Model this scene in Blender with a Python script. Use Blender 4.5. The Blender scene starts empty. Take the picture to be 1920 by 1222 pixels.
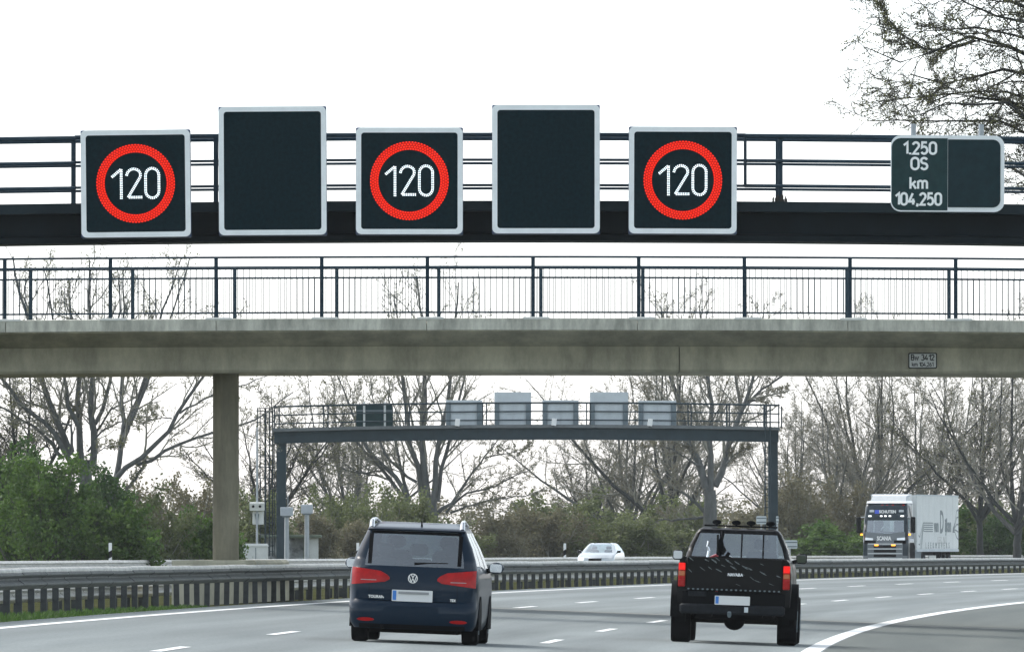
import bpy, math, random
import numpy as np
from mathutils import Vector, Matrix

# ------------------------------------------------------------------ camera, sky, sun, exposure
SC = bpy.context.scene
COL = SC.collection
F = 20000.0            # focal length in photo pixels (1920 wide)
CX, HY = 960.0, 1022.0  # image centre column, horizon row
CAMZ = 1.43
cam_d = bpy.data.cameras.new("camera")
cam = bpy.data.objects.new("camera", cam_d)
COL.objects.link(cam)
cam_d.sensor_width = 36.0
cam_d.lens = F / 1920.0 * 36.0
cam_d.clip_start, cam_d.clip_end = 1.0, 20000.0
cam.location = (0, 0, CAMZ)
cam.rotation_euler = (math.radians(90) + math.atan((HY - 611.0) / F), 0, 0)
SC.camera = cam

SUN_EL, SUN_AZ = math.radians(48), math.radians(-52)   # azimuth clockwise from +Y
W = bpy.data.worlds.new("World")
SC.world = W
W.use_nodes = True
wn, wl = W.node_tree.nodes, W.node_tree.links
bg = wn["Background"]
sky = wn.new("ShaderNodeTexSky")
sky.sky_type = 'NISHITA'
sky.sun_disc = False
sky.sun_elevation = SUN_EL
sky.sun_rotation = SUN_AZ
sky.air_density = 0.6
sky.dust_density = 1.4
sky.ozone_density = 1.0
hsv = wn.new("ShaderNodeHueSaturation")       # overcast: most of the blue is gone
hsv.inputs["Hue"].default_value = 0.475
hsv.inputs["Saturation"].default_value = 0.40
wl.new(sky.outputs[0], hsv.inputs["Color"])
wl.new(hsv.outputs[0], bg.inputs[0])
bg.inputs[1].default_value = 0.15
sun_d = bpy.data.lights.new("sun", 'SUN')
sun_d.energy = 0.9
sun_d.angle = math.radians(20)
sun_d.color = (1.0, 0.95, 0.86)
sun = bpy.data.objects.new("sun", sun_d)
COL.objects.link(sun)
sd = Vector((math.sin(SUN_AZ) * math.cos(SUN_EL), math.cos(SUN_AZ) * math.cos(SUN_EL), math.sin(SUN_EL)))
sun.rotation_euler = (-sd).to_track_quat('-Z', 'Y').to_euler()
SC.view_settings.view_transform = 'Standard'
SC.view_settings.look = 'None'
SC.view_settings.gamma = 1.0
SC.view_settings.use_curve_mapping = False
SC.view_settings.exposure = 1.35

# ------------------------------------------------------------------ road geometry
RA, RK, RX0, BANK = -0.0233, 0.000415, -0.94, 0.0381
OPP_Z = 0.15


def road(s, o):
    """plan point at distance s along lane line and offset o to the right of it"""
    th = RA + RK * s
    return (RX0 + RA * s + RK * s * s / 2 + o * math.cos(th), s - o * math.sin(th))


def tang(s):
    th = RA + RK * s
    return (math.sin(th), math.cos(th))


def zroad(o):
    return -BANK * o


def at(px, py, Y):
    return Vector(((px - CX) * Y / F, Y, CAMZ + (HY - py) * Y / F))


# ------------------------------------------------------------------ materials
def mat(name, col, rough=0.7, metal=0.0, var=0.15, scale=3.0, bump=0.0, coat=0.0, emit=None, estr=1.0, stretch=(1, 1, 1), col2=None, spec=0.5, detail=5.0):
    m = bpy.data.materials.new(name)
    m.use_nodes = True
    n, l = m.node_tree.nodes, m.node_tree.links
    b = n["Principled BSDF"]
    b.inputs["Roughness"].default_value = rough
    b.inputs["Metallic"].default_value = metal
    b.inputs["Coat Weight"].default_value = coat
    b.inputs["Coat Roughness"].default_value = 0.06
    b.inputs["Specular IOR Level"].default_value = spec
    c = (*col, 1)
    b.inputs["Base Color"].default_value = c
    if var > 0:
        tc = n.new("ShaderNodeTexCoord")
        mp = n.new("ShaderNodeMapping")
        mp.inputs["Scale"].default_value = stretch
        nz = n.new("ShaderNodeTexNoise")
        nz.inputs["Scale"].default_value = scale
        nz.inputs["Detail"].default_value = detail
        nz.inputs["Roughness"].default_value = 0.65
        mr = n.new("ShaderNodeMapRange")
        mr.inputs[1].default_value, mr.inputs[2].default_value = 0.3, 0.7
        mx = n.new("ShaderNodeMix")
        mx.data_type = 'RGBA'
        lo = tuple(max(0, x * (1 - var)) for x in col)
        hi = col2 if col2 else tuple(min(1, x * (1 + var)) for x in col)
        mx.inputs[6].default_value = (*lo, 1)
        mx.inputs[7].default_value = (*hi, 1)
        l.new(tc.outputs["Object"], mp.inputs[0])
        l.new(mp.outputs[0], nz.inputs["Vector"])
        l.new(nz.outputs[0], mr.inputs[0])
        l.new(mr.outputs[0], mx.inputs[0])
        l.new(mx.outputs[2], b.inputs["Base Color"])
        if bump > 0:
            bp = n.new("ShaderNodeBump")
            bp.inputs["Strength"].default_value = bump
            bp.inputs["Distance"].default_value = 0.02
            l.new(nz.outputs[0], bp.inputs["Height"])
            l.new(bp.outputs[0], b.inputs["Normal"])
    if emit:
        b.inputs["Emission Color"].default_value = (*emit, 1)
        b.inputs["Emission Strength"].default_value = estr
    return m


def streaked(name, col, amount, fx=5.0, fz=.5):
    """concrete whose dark drip marks run down the face"""
    m = mat(name, col, .85, var=.16, scale=1.4, bump=.3, detail=8)
    n, l = m.node_tree.nodes, m.node_tree.links
    b = n["Principled BSDF"]
    src = b.inputs["Base Color"].links[0].from_socket
    tc = n.new("ShaderNodeTexCoord")
    mp = n.new("ShaderNodeMapping"); mp.inputs["Scale"].default_value = (fx, fx * .3, fz)
    nz = n.new("ShaderNodeTexNoise"); nz.inputs["Scale"].default_value = 1.0; nz.inputs["Detail"].default_value = 7; nz.inputs["Roughness"].default_value = .7
    mr = n.new("ShaderNodeMapRange"); mr.inputs[1].default_value, mr.inputs[2].default_value = .38, .62
    mr.inputs[3].default_value, mr.inputs[4].default_value = 1 - amount, 1.05
    mx = n.new("ShaderNodeMix"); mx.data_type = 'RGBA'; mx.blend_type = 'MULTIPLY'; mx.inputs[0].default_value = 1
    l.new(tc.outputs["Object"], mp.inputs[0]); l.new(mp.outputs[0], nz.inputs["Vector"]); l.new(nz.outputs[0], mr.inputs[0])
    l.new(src, mx.inputs[6]); l.new(mr.outputs[0], mx.inputs[7]); l.new(mx.outputs[2], b.inputs["Base Color"])
    return m


def glass_mat(name, tint, refl=0.12):
    m = bpy.data.materials.new(name)
    m.use_nodes = True
    n, l = m.node_tree.nodes, m.node_tree.links
    n.remove(n["Principled BSDF"])
    tr = n.new("ShaderNodeBsdfTransparent")
    tr.inputs[0].default_value = (*tint, 1)
    gl = n.new("ShaderNodeBsdfGlossy")
    gl.inputs["Roughness"].default_value = 0.03
    gl.inputs["Color"].default_value = (0.9, 0.95, 1, 1)
    lw = n.new("ShaderNodeLayerWeight")
    lw.inputs[0].default_value = 0.35
    mm = n.new("ShaderNodeMath")
    mm.operation = 'MULTIPLY_ADD'
    mm.inputs[1].default_value = 0.5
    mm.inputs[2].default_value = refl
    mm.use_clamp = True
    mx = n.new("ShaderNodeMixShader")
    l.new(lw.outputs["Fresnel"], mm.inputs[0])
    l.new(mm.outputs[0], mx.inputs[0])
    l.new(tr.outputs[0], mx.inputs[1])
    l.new(gl.outputs[0], mx.inputs[2])
    l.new(mx.outputs[0], n["Material Output"].inputs[0])
    return m


def road_mat(name, base, dark, light, bands):
    """concrete / asphalt: uv = (offset m, distance m); stains run along the lanes"""
    m = bpy.data.materials.new(name)
    m.use_nodes = True
    n, l = m.node_tree.nodes, m.node_tree.links
    b = n["Principled BSDF"]
    b.inputs["Roughness"].default_value = 0.85
    b.inputs["Specular IOR Level"].default_value = 0.12
    uv = n.new("ShaderNodeUVMap")
    mp = n.new("ShaderNodeMapping")
    mp.inputs["Scale"].default_value = (1.0, 0.03, 1)
    nz = n.new("ShaderNodeTexNoise")
    nz.inputs["Scale"].default_value = 0.9
    nz.inputs["Detail"].default_value = 6
    mr = n.new("ShaderNodeMapRange")
    mr.inputs[1].default_value, mr.inputs[2].default_value = 0.32, 0.68
    mx = n.new("ShaderNodeMix")
    mx.data_type = 'RGBA'
    mx.inputs[6].default_value = (*dark, 1)
    mx.inputs[7].default_value = (*light, 1)
    l.new(uv.outputs[0], mp.inputs[0])
    l.new(mp.outputs[0], nz.inputs["Vector"])
    l.new(nz.outputs[0], mr.inputs[0])
    l.new(mr.outputs[0], mx.inputs[0])
    last = mx.outputs[2]
    if bands:
        # oil and tyre wear in the middle of each 3.75 m lane
        sx = n.new("ShaderNodeSeparateXYZ")
        l.new(uv.outputs[0], sx.inputs[0])
        q = n.new("ShaderNodeMath"); q.operation = 'MULTIPLY'; q.inputs[1].default_value = 2 * math.pi / 1.9
        l.new(sx.outputs[0], q.inputs[0])
        c = n.new("ShaderNodeMath"); c.operation = 'COSINE'
        l.new(q.outputs[0], c.inputs[0])
        c2 = n.new("ShaderNodeMath"); c2.operation = 'MULTIPLY_ADD'; c2.inputs[1].default_value = 0.09; c2.inputs[2].default_value = 0.93
        l.new(c.outputs[0], c2.inputs[0])
        mul = n.new("ShaderNodeMix"); mul.data_type = 'RGBA'; mul.blend_type = 'MULTIPLY'; mul.inputs[0].default_value = 1.0
        l.new(last, mul.inputs[6])
        l.new(c2.outputs[0], mul.inputs[7])
        last = mul.outputs[2]
    n2 = n.new("ShaderNodeTexNoise"); n2.inputs["Scale"].default_value = 25; n2.inputs["Detail"].default_value = 3
    mp2 = n.new("ShaderNodeMapping"); mp2.inputs["Scale"].default_value = (1, 0.1, 1)
    l.new(uv.outputs[0], mp2.inputs[0]); l.new(mp2.outputs[0], n2.inputs["Vector"])
    r2 = n.new("ShaderNodeMapRange"); r2.inputs[3].default_value, r2.inputs[4].default_value = 0.78, 1.22
    l.new(n2.outputs[0], r2.inputs[0])
    mul2 = n.new("ShaderNodeMix"); mul2.data_type = 'RGBA'; mul2.blend_type = 'MULTIPLY'; mul2.inputs[0].default_value = 1.0
    l.new(last, mul2.inputs[6]); l.new(r2.outputs[0], mul2.inputs[7])
    l.new(mul2.outputs[2], b.inputs["Base Color"])
    return m


def leaf_mat(name, a, b_, scale=0.6, trans=0.4):
    m = bpy.data.materials.new(name)
    m.use_nodes = True
    n, l = m.node_tree.nodes, m.node_tree.links
    b = n["Principled BSDF"]
    b.inputs["Roughness"].default_value = 0.6
    b.inputs["Specular IOR Level"].default_value = 0.25
    tc = n.new("ShaderNodeTexCoord")
    nz = n.new("ShaderNodeTexNoise"); nz.inputs["Scale"].default_value = scale; nz.inputs["Detail"].default_value = 6; nz.inputs["Roughness"].default_value = 0.8
    mr = n.new("ShaderNodeMapRange"); mr.inputs[1].default_value, mr.inputs[2].default_value = 0.35, 0.65
    mx = n.new("ShaderNodeMix"); mx.data_type = 'RGBA'
    mx.inputs[6].default_value = (*a, 1); mx.inputs[7].default_value = (*b_, 1)
    l.new(tc.outputs["Object"], nz.inputs["Vector"]); l.new(nz.outputs[0], mr.inputs[0]); l.new(mr.outputs[0], mx.inputs[0])
    l.new(mx.outputs[2], b.inputs["Base Color"])
    tr = n.new("ShaderNodeBsdfTranslucent")
    l.new(mx.outputs[2], tr.inputs[0])
    ms = n.new("ShaderNodeMixShader"); ms.inputs[0].default_value = trans
    l.new(b.outputs[0], ms.inputs[1]); l.new(tr.outputs[0], ms.inputs[2])
    l.new(ms.outputs[0], n["Material Output"].inputs[0])
    return m


M = dict(
    carriage=road_mat("concrete_road", (.2, .21, .21), (.168, .19, .192), (.255, .283, .283), True),
    shoulder=road_mat("shoulder_asphalt", (.2, .21, .2), (.10, .115, .11), (.138, .152, .142), False),
    opposite=road_mat("opposite_asphalt", (.3, .3, .3), (.28, .29, .29), (.34, .35, .35), False),
    paint=mat("road_paint", (.78, .79, .78), .6, var=.12, scale=6),
    joint=mat("joint_sealer", (.2, .2, .18), .7, var=.12),
    verge=mat("verge_soil_grass", (.045, .06, .022), .95, var=.5, scale=.7, col2=(.09, .09, .045), spec=.0),
    ground=mat("meadow", (.07, .10, .035), .95, var=.4, scale=.05, spec=.0),
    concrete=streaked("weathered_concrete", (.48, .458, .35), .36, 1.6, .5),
    pier=streaked("shaded_pier_concrete", (.29, .268, .195), .35, 2.5, .35),  # darker than the girder's concrete: shade under the deck is in the colour
    cap=streaked("parapet_concrete", (.62, .62, .53), .42, 3.5, .8),
    patch=mat("pale_repair_mortar", (.68, .69, .64), .85, var=.1),
    bolt_steel=mat("blue_grey_railing_paint", (.014, .036, .055), .6, .0, spec=.25, var=.25, scale=4),
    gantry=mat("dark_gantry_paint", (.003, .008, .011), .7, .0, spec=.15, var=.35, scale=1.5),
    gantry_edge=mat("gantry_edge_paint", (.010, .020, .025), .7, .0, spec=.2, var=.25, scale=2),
    far_gantry=mat("slate_gantry_paint", (.026, .045, .056), .65, .0, spec=.25, var=.2, scale=1.5),
    far_edge=mat("gantry_galvanised_edge", (.14, .155, .16), .6, .3, var=.2),
    board_face=mat("matt_black_display_face", (.004, .016, .021), .9, spec=.08, var=.35, scale=14, detail=8),
    board_frame=mat("white_display_border", (.84, .88, .88), .5, var=.08, scale=2),
    housing=mat("blue_grey_display_housing", (.05, .08, .15), .5, .2, var=.1),
    alu=mat("brushed_aluminium_back", (.56, .61, .63), .6, .0, var=.1, scale=2),
    alu_side=mat("weathered_aluminium_side", (.14, .18, .20), .6, .0, var=.15),
    km_face=mat("dark_green_sign_sheet", (.014, .042, .044), .7, spec=.2, var=.2, scale=5),
    km_face2=mat("darker_cover_sheet", (.007, .026, .032), .7, spec=.2, var=.25, scale=5),
    km_text=mat("sign_white", (.9, .92, .9), .5, var=.05),
    black_text=mat("plate_black", (.012, .012, .014), .6, var=0),
    led_red=mat("red_led", (.06, .002, .001), .6, var=0, spec=.1, emit=(1.0, .03, .008), estr=.8),
    led_glow=mat("red_led_bleed", (.08, .003, .002), .6, var=0, spec=.1, emit=(1.0, .010, .003), estr=.15),
    led_white=mat("white_led", (.6, .62, .65), .5, var=0, emit=(.80, .94, 1.0), estr=.62),
    rail=mat("galvanised_rail", (.50, .50, .47), .6, .1, var=.25, scale=2.5, bump=.1, stretch=(1, 1, 3)),
    rail_old=mat("dirty_galvanised_rail", (.075, .085, .08), .7, .0, var=.35, scale=2.5, bump=.1, stretch=(1, 1, 3)),
    rail_post=mat("rusty_galvanised_post", (.045, .05, .052), .75, .2, var=.4, scale=6),
    galv=mat("galvanised_pole", (.35, .38, .40), .5, .4, var=.1),
    white_box=mat("light_grey_cabinet", (.62, .64, .62), .6, var=.08),
    grey_box=mat("pale_blue_grey_box", (.42, .46, .50), .6, var=.08),
    dark=mat("dark_rubber_plastic", (.003, .0035, .0045), .8, spec=.12, var=.2),
    tyre=mat("tyre_rubber", (.004, .004, .005), .95, spec=.08, var=.2, scale=20),
    under=mat("underbody", (.004, .004, .005), .9, spec=.1, var=.3),
    roofgreen=mat("mossy_flat_roof", (.12, .15, .11), .8, var=.3),
    graffiti=mat("graffiti_wall", (.12, .15, .15), .8, var=.75, scale=2.2, col2=(.55, .58, .6)),
    post_white=mat("delineator_white", (.80, .81, .80), .5, var=.04),
    navy=mat("navy_car_paint", (.0008, .012, .028), .45, .0, var=.08, scale=30, coat=.25, spec=.12),
    black_paint=mat("black_car_paint", (.0015, .0015, .002), .45, .0, var=0, coat=.22, spec=.1),
    silver_paint=mat("silver_car_paint", (.46, .50, .52), .3, .35, var=.03, coat=.8),
    white_paint=mat("white_car_paint", (.78, .79, .79), .35, 0, var=.04, coat=.8),
    silver=mat("silver_trim", (.62, .64, .66), .25, .8, var=.05),
    bumper=mat("grey_step_bumper", (.008, .010, .013), .7, .0, var=.45, scale=14, spec=.2),
    red_lens=mat("red_tail_lens", (.36, .004, .004), .35, var=.3, scale=9, coat=.15, spec=.2),
    red_lit=mat("lit_brake_lens", (.5, .01, .01), .3, var=0, emit=(1, .012, .004), estr=.26, coat=.1, spec=.2),
    amber=mat("amber_lens", (.42, .10, .02), .25, var=.1, coat=1.0),
    amber_lit=mat("lit_amber_lamp", (.6, .2, .02), .3, var=0, emit=(1, .36, .03), estr=1.2),
    lamp_white=mat("lit_white_lamp", (.9, .9, .9), .3, var=0, emit=(1, 1, .97), estr=.55),
    lens_clear=mat("clear_lens", (.75, .77, .78), .15, .3, var=.1, coat=1),
    plate=mat("licence_plate_white", (.66, .67, .66), .4, var=.05),
    plate_grey=mat("licence_plate_grey", (.28, .29, .29), .5, var=.06),
    plate_blue=mat("licence_plate_blue", (.03, .18, .55), .4, var=0),
    badge=mat("chrome_badge", (.78, .80, .80), .18, .6, var=0),
    glass=glass_mat("car_glass", (.84, .95, .95), .23),
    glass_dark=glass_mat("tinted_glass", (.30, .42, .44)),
    seat=mat("seat_fabric", (.018, .03, .036), .9, var=.2),
    headliner=mat("pale_headliner", (.3, .33, .31), .9, var=.1),
    streak=mat("pale_reflection_paint", (.075, .095, .10), .35, var=.85, scale=30),
    truck_grey=mat("grey_truck_panel", (.11, .13, .14), .5, .0, var=.1, coat=.5),
    truck_slat=mat("light_truck_slat", (.48, .51, .52), .4, .2, var=.08, coat=.5),
    truck_dark=mat("dark_truck_visor", (.005, .018, .028), .4, 0, spec=.25, var=.1, coat=.4),
    tarp=mat("white_trailer_panel", (.70, .73, .72), .55, var=.05, scale=1.0),
    tarp_print=mat("grey_trailer_print", (.20, .235, .245), .6, var=.1),
    sign_blue=mat("blue_sign_block", (.05, .1, .6), .4, var=0),
    bike_red=mat("red_bike_paint", (.35, .02, .03), .3, var=.1, coat=1),
    bark=mat("grey_bark", (.095, .10, .097), .9, var=.35, scale=5, bump=.5, stretch=(1, 1, .3)),
    bark_dark=mat("dark_bark", (.035, .038, .037), .9, var=.35, scale=5, bump=.5, stretch=(1, 1, .3)),
    twig=mat("twig_bark", (.22, .215, .18), .9, var=.25, scale=2),
    twig_dark=mat("dark_twig_bark", (.05, .048, .04), .9, var=.25, scale=2),
    bud=leaf_mat("olive_buds", (.13, .14, .065), (.19, .19, .08), 1.2),
    bud_brown=leaf_mat("brown_buds", (.15, .135, .085), (.20, .18, .11), 1.2),
    leaf_green=leaf_mat("spring_green_leaves", (.035, .085, .018), (.13, .215, .04), 1.3),
    leaf_dark=leaf_mat("dark_green_leaves", (.022, .06, .018), (.085, .155, .035), 1.3),
    leaf_olive=leaf_mat("olive_leaves", (.10, .125, .055), (.19, .22, .09), 1.3),
    leaf_brown=leaf_mat("brown_spring_leaves", (.14, .125, .08), (.20, .19, .11), 1.3),
    grass=leaf_mat("verge_grass", (.04, .09, .02), (.10, .18, .04), 2.0),
)


# ------------------------------------------------------------------ object helpers
def link(name, me, parent=None, loc=(0, 0, 0), rot=None):
    o = bpy.data.objects.new(name, me)
    COL.objects.link(o)
    o.location = loc
    if rot:
        o.rotation_euler = rot
    if parent:
        o.parent = parent
    return o


def tag(o, label=None, cat=None, group=None, kind=None):
    if label: o["label"] = label
    if cat: o["category"] = cat
    if group: o["group"] = group
    if kind: o["kind"] = kind
    return o


def thing(name, label, cat, loc=(0, 0, 0), rotz=0.0, group=None):
    o = bpy.data.objects.new(name, None)
    COL.objects.link(o)
    o.empty_display_size = 0.3
    o.location = loc
    o.rotation_euler = (0, 0, rotz)
    return tag(o, label, cat, group)


class MB:
    def __init__(self):
        self.v, self.f = [], []

    def add(self, vs, fs):
        k = len(self.v)
        self.v += [tuple(p) for p in vs]
        self.f += [tuple(i + k for i in q) for q in fs]
        return self

    def box(self, x0, x1, y0, y1, z0, z1):
        vs = [(x, y, z) for z in (z0, z1) for y in (y0, y1) for x in (x0, x1)]
        return self.add(vs, [(0, 2, 3, 1), (4, 5, 7, 6), (0, 1, 5, 4), (2, 6, 7, 3), (0, 4, 6, 2), (1, 3, 7, 5)])

    def bbox(self, x0, x1, y0, y1, z0, z1, b=.02):
        """box with chamfered vertical+horizontal edges (lofted rounded rectangle)"""
        rings = []
        for (z, i) in ((z0, b), (z0 + b, 0), (z1 - b, 0), (z1, b)):
            c = b
            a0, a1, c0, c1 = x0 + i, x1 - i, y0 + i, y1 - i
            rings.append([(a0 + c, c0, z), (a1 - c, c0, z), (a1, c0 + c, z), (a1, c1 - c, z), (a1 - c, c1, z), (a0 + c, c1, z), (a0, c1 - c, z), (a0, c0 + c, z)])
        return self.loft(rings)

    def loft(self, rings, cap=True):
        n = len(rings[0])
        k = len(self.v)
        for r in rings:
            self.v += [tuple(p) for p in r]
        for j in range(len(rings) - 1):
            for i in range(n):
                a, b = k + j * n + i, k + j * n + (i + 1) % n
                self.f.append((a, b, b + n, a + n))
        if cap:
            self.f.append(tuple(k + i for i in range(n))[::-1])
            self.f.append(tuple(k + (len(rings) - 1) * n + i for i in range(n)))
        return self

    def tube(self, pts, r, n=8, cap=True):
        pts = [Vector(p) for p in pts]
        rs = r if isinstance(r, (list, tuple)) else [r] * len(pts)
        rings = []
        ref = None
        for i, p in enumerate(pts):
            d = (pts[min(i + 1, len(pts) - 1)] - pts[max(i - 1, 0)]).normalized()
            if ref is None:
                ref = Vector((0, 0, 1)) if abs(d.z) < .9 else Vector((1, 0, 0))
            u = (ref - d * ref.dot(d)).normalized()
            w = d.cross(u)
            ref = u
            rings.append([p + (u * math.cos(2 * math.pi * a / n) + w * math.sin(2 * math.pi * a / n)) * rs[i] for a in range(n)])
        return self.loft(rings, cap)

    def prism_x(self, poly, x0, x1):      # poly in (y,z)
        return self.loft([[(x0, y, z) for y, z in poly], [(x1, y, z) for y, z in poly]])

    def prism_y(self, poly, y0, y1):      # poly in (x,z)
        return self.loft([[(x, y0, z) for x, z in poly], [(x, y1, z) for x, z in poly]])

    def prism_z(self, poly, z0, z1):
        return self.loft([[(x, y, z0) for x, y in poly], [(x, y, z1) for x, y in poly]])

    def ring_y(self, outer, inner, y0, y1):
        """frame between two outlines with the same count, in the xz plane"""
        n = len(outer)
        k = len(self.v)
        for pl, y in ((outer, y0), (inner, y0), (outer, y1), (inner, y1)):
            self.v += [(x, y, z) for x, z in pl]
        for i in range(n):
            j = (i + 1) % n
            a = lambda q, t: k + q * n + t
            self.f += [(a(0, i), a(0, j), a(1, j), a(1, i)), (a(2, j), a(2, i), a(3, i), a(3, j)), (a(0, j), a(0, i), a(2, i), a(2, j)), (a(1, i), a(1, j), a(3, j), a(3, i))]
        return self

    def ball(self, c, r, n=10, m=7):
        rx, ry, rz = r if isinstance(r, (list, tuple)) else (r, r, r)
        rings = []
        for j in range(m + 1):
            t = -math.pi / 2 + math.pi * (j + .02) / (m + .04)
            rings.append([(c[0] + rx * math.cos(t) * math.cos(2 * math.pi * i / n), c[1] + ry * math.cos(t) * math.sin(2 * math.pi * i / n), c[2] + rz * math.sin(t)) for i in range(n)])
        return self.loft(rings)

    def mesh(self, name, m=None, smooth=False):
        me = bpy.data.meshes.new(name)
        me.from_pydata(self.v, [], self.f)
        me.update()
        import bmesh
        bm = bmesh.new(); bm.from_mesh(me)
        bmesh.ops.recalc_face_normals(bm, faces=bm.faces)
        bm.to_mesh(me); bm.free()
        if m: me.materials.append(m)
        if smooth:
            for p in me.polygons: p.use_smooth = True
            try: me.set_sharp_from_angle(angle=math.radians(35))
            except Exception: pass
        return me

    def build(self, name, m, parent=None, loc=(0, 0, 0), rot=None, smooth=False, label=None, kind=None):
        o = link(name, self.mesh(name, m, smooth), parent, loc, rot)
        return tag(o, label, kind=kind)


def rrect(x0, x1, z0, z1, r, n=5):
    pts = []
    for cx, cz, a0 in ((x1 - r, z0 + r, -90), (x1 - r, z1 - r, 0), (x0 + r, z1 - r, 90), (x0 + r, z0 + r, 180)):
        for i in range(n + 1):
            a = math.radians(a0 + 90 * i / n)
            pts.append((cx + r * math.cos(a), cz + r * math.sin(a)))
    return pts


def text(name, s, size, m, parent, loc, rot=(math.pi / 2, 0, 0), sx=1.0, bold=0.0, ext=.004, align='CENTER', space=1.0):
    cu = bpy.data.curves.new(name, 'FONT')
    cu.body = s
    cu.size = size
    cu.align_x = align
    cu.align_y = 'CENTER'
    cu.offset = bold
    cu.extrude = ext
    cu.space_character = space
    cu.resolution_u = 3
    tmp = bpy.data.objects.new("lettering_source", cu)
    COL.objects.link(tmp)
    bpy.context.view_layer.update()
    me = bpy.data.meshes.new_from_object(tmp.evaluated_get(bpy.context.evaluated_depsgraph_get()))
    bpy.data.objects.remove(tmp)
    bpy.data.curves.remove(cu)
    me.name = name
    me.materials.clear()
    me.materials.append(m)
    o = link(name, me, parent, loc, rot)
    o.scale = (sx, 1, 1)
    return o


# stroke lettering in the road-sign style: (width, [polylines], closed flags) on a unit-high body
def _arc(cx_, cz_, rx, rz, a0, a1, n=9):
    return [(cx_ + rx * math.cos(math.radians(a0 + (a1 - a0) * i / n)), cz_ + rz * math.sin(math.radians(a0 + (a1 - a0) * i / n))) for i in range(n + 1)]


_oval = lambda w_, h_=1.0: _arc(w_ / 2, h_ - w_ / 2, w_ / 2, w_ / 2, 0, 180) + _arc(w_ / 2, w_ / 2, w_ / 2, w_ / 2, 180, 360)
GLYPH = {
    "0": (.52, [(_oval(.52), True)]),
    "O": (.60, [(_oval(.60), True)]),
    "1": (.30, [([(.0, .74), (.30, 1.0), (.30, 0)], False)]),
    "2": (.50, [(_arc(.25, .74, .25, .26, 170, -30) + [(.02, .0), (.52, .0)], False)]),
    "3": (.48, [(_arc(.22, .76, .23, .24, 150, -80) , False), (_arc(.22, .27, .26, .27, 85, -150), False)]),
    "4": (.54, [([(.34, 1.0), (.0, .27), (.54, .27)], False), ([(.38, .52), (.38, .0)], False)]),
    "5": (.50, [([(.46, 1.0), (.08, 1.0), (.04, .55)] + _arc(.23, .32, .26, .32, 115, -150), False)]),
    "6": (.50, [(_arc(.25, .27, .25, .27, 0, 360, 16)[:-1], True), ([(.015, .36), (.36, 1.0)], False)]),
    "S": (.52, [(_arc(.26, .76, .25, .24, 20, 270) + _arc(.26, .26, .26, .26, 90, -160), False)]),
    "B": (.50, [([(.0, .0), (.0, 1.0), (.25, 1.0)] + _arc(.25, .76, .22, .24, 80, -80) + [(.25, .52), (.04, .52)], False), ([(.25, .50)] + _arc(.25, .26, .25, .25, 80, -85) + [(.04, .0)], False)]),
    "w": (.66, [([(.0, .70), (.17, .0), (.33, .62), (.49, .0), (.66, .70)], False)]),
    "k": (.46, [([(.0, .0), (.0, 1.05)], False), ([(.44, .70), (.06, .33)], False), ([(.20, .44), (.47, .0)], False)]),
    "m": (.76, [([(.0, .0), (.0, .72)], False), (_arc(.19, .53, .19, .19, 180, 0) + [(.38, .0)], False), (_arc(.57, .53, .19, .19, 180, 0) + [(.76, .0)], False)]),
    ".": (.06, [([(.03, -.06), (.03, .10)], False)]),
    ",": (.08, [([(.06, .10), (-.01, -.17)], False)]),
    " ": (.22, []),
}


def sign_text(name, s_, h_, m, parent, loc, wt=.15, gap=.17, sx=1.0):
    total = sum(GLYPH[c][0] for c in s_) + gap * (len(s_) - 1)
    mb = MB()
    x0 = -total / 2
    for c in s_:
        w_, strokes = GLYPH[c]
        for si, (pl, closed) in enumerate(strokes):
            pl = [((x0 + x) * h_ * sx, (z - .5) * h_) for x, z in pl]
            n = len(pl)
            hw = wt * h_ / 2
            L_, R_2 = [], []
            for i, p in enumerate(pl):
                a = pl[i - 1] if (i > 0 or closed) else None
                b = pl[(i + 1) % n] if (i < n - 1 or closed) else None
                def nrm(u, v):
                    dx, dz = v[0] - u[0], v[1] - u[1]
                    l = math.hypot(dx, dz) or 1e-9
                    return (-dz / l, dx / l)
                if a is None: nx, nz, k = *nrm(p, b), 1
                elif b is None: nx, nz, k = *nrm(a, p), 1
                else:
                    n1, n2 = nrm(a, p), nrm(p, b)
                    nx, nz = n1[0] + n2[0], n1[1] + n2[1]
                    l = math.hypot(nx, nz) or 1e-9
                    nx, nz = nx / l, nz / l
                    k = min(1.9, 1 / max(.3, nx * n1[0] + nz * n1[1]))
                L_.append((p[0] + nx * hw * k, p[1] + nz * hw * k))
                R_2.append((p[0] - nx * hw * k, p[1] - nz * hw * k))
            y0, y1 = -.002 - .0012 * si, .003
            vs = [(x, y0, z) for x, z in L_] + [(x, y0, z) for x, z in R_2] + [(x, y1, z) for x, z in L_] + [(x, y1, z) for x, z in R_2]
            fs = []
            for i in range(n if closed else n - 1):
                j = (i + 1) % n
                fs += [(i, j, n + j, n + i), (i, 2 * n + i, 2 * n + j, j), (n + i, n + j, 3 * n + j, 3 * n + i)]
            if not closed:
                fs += [(0, n, 3 * n, 2 * n), (n - 1, 3 * n - 1, 4 * n - 1, 2 * n - 1)]
            mb.add(vs, fs)
        x0 += w_ + gap
    return mb.build(name, m, parent, loc)


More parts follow.
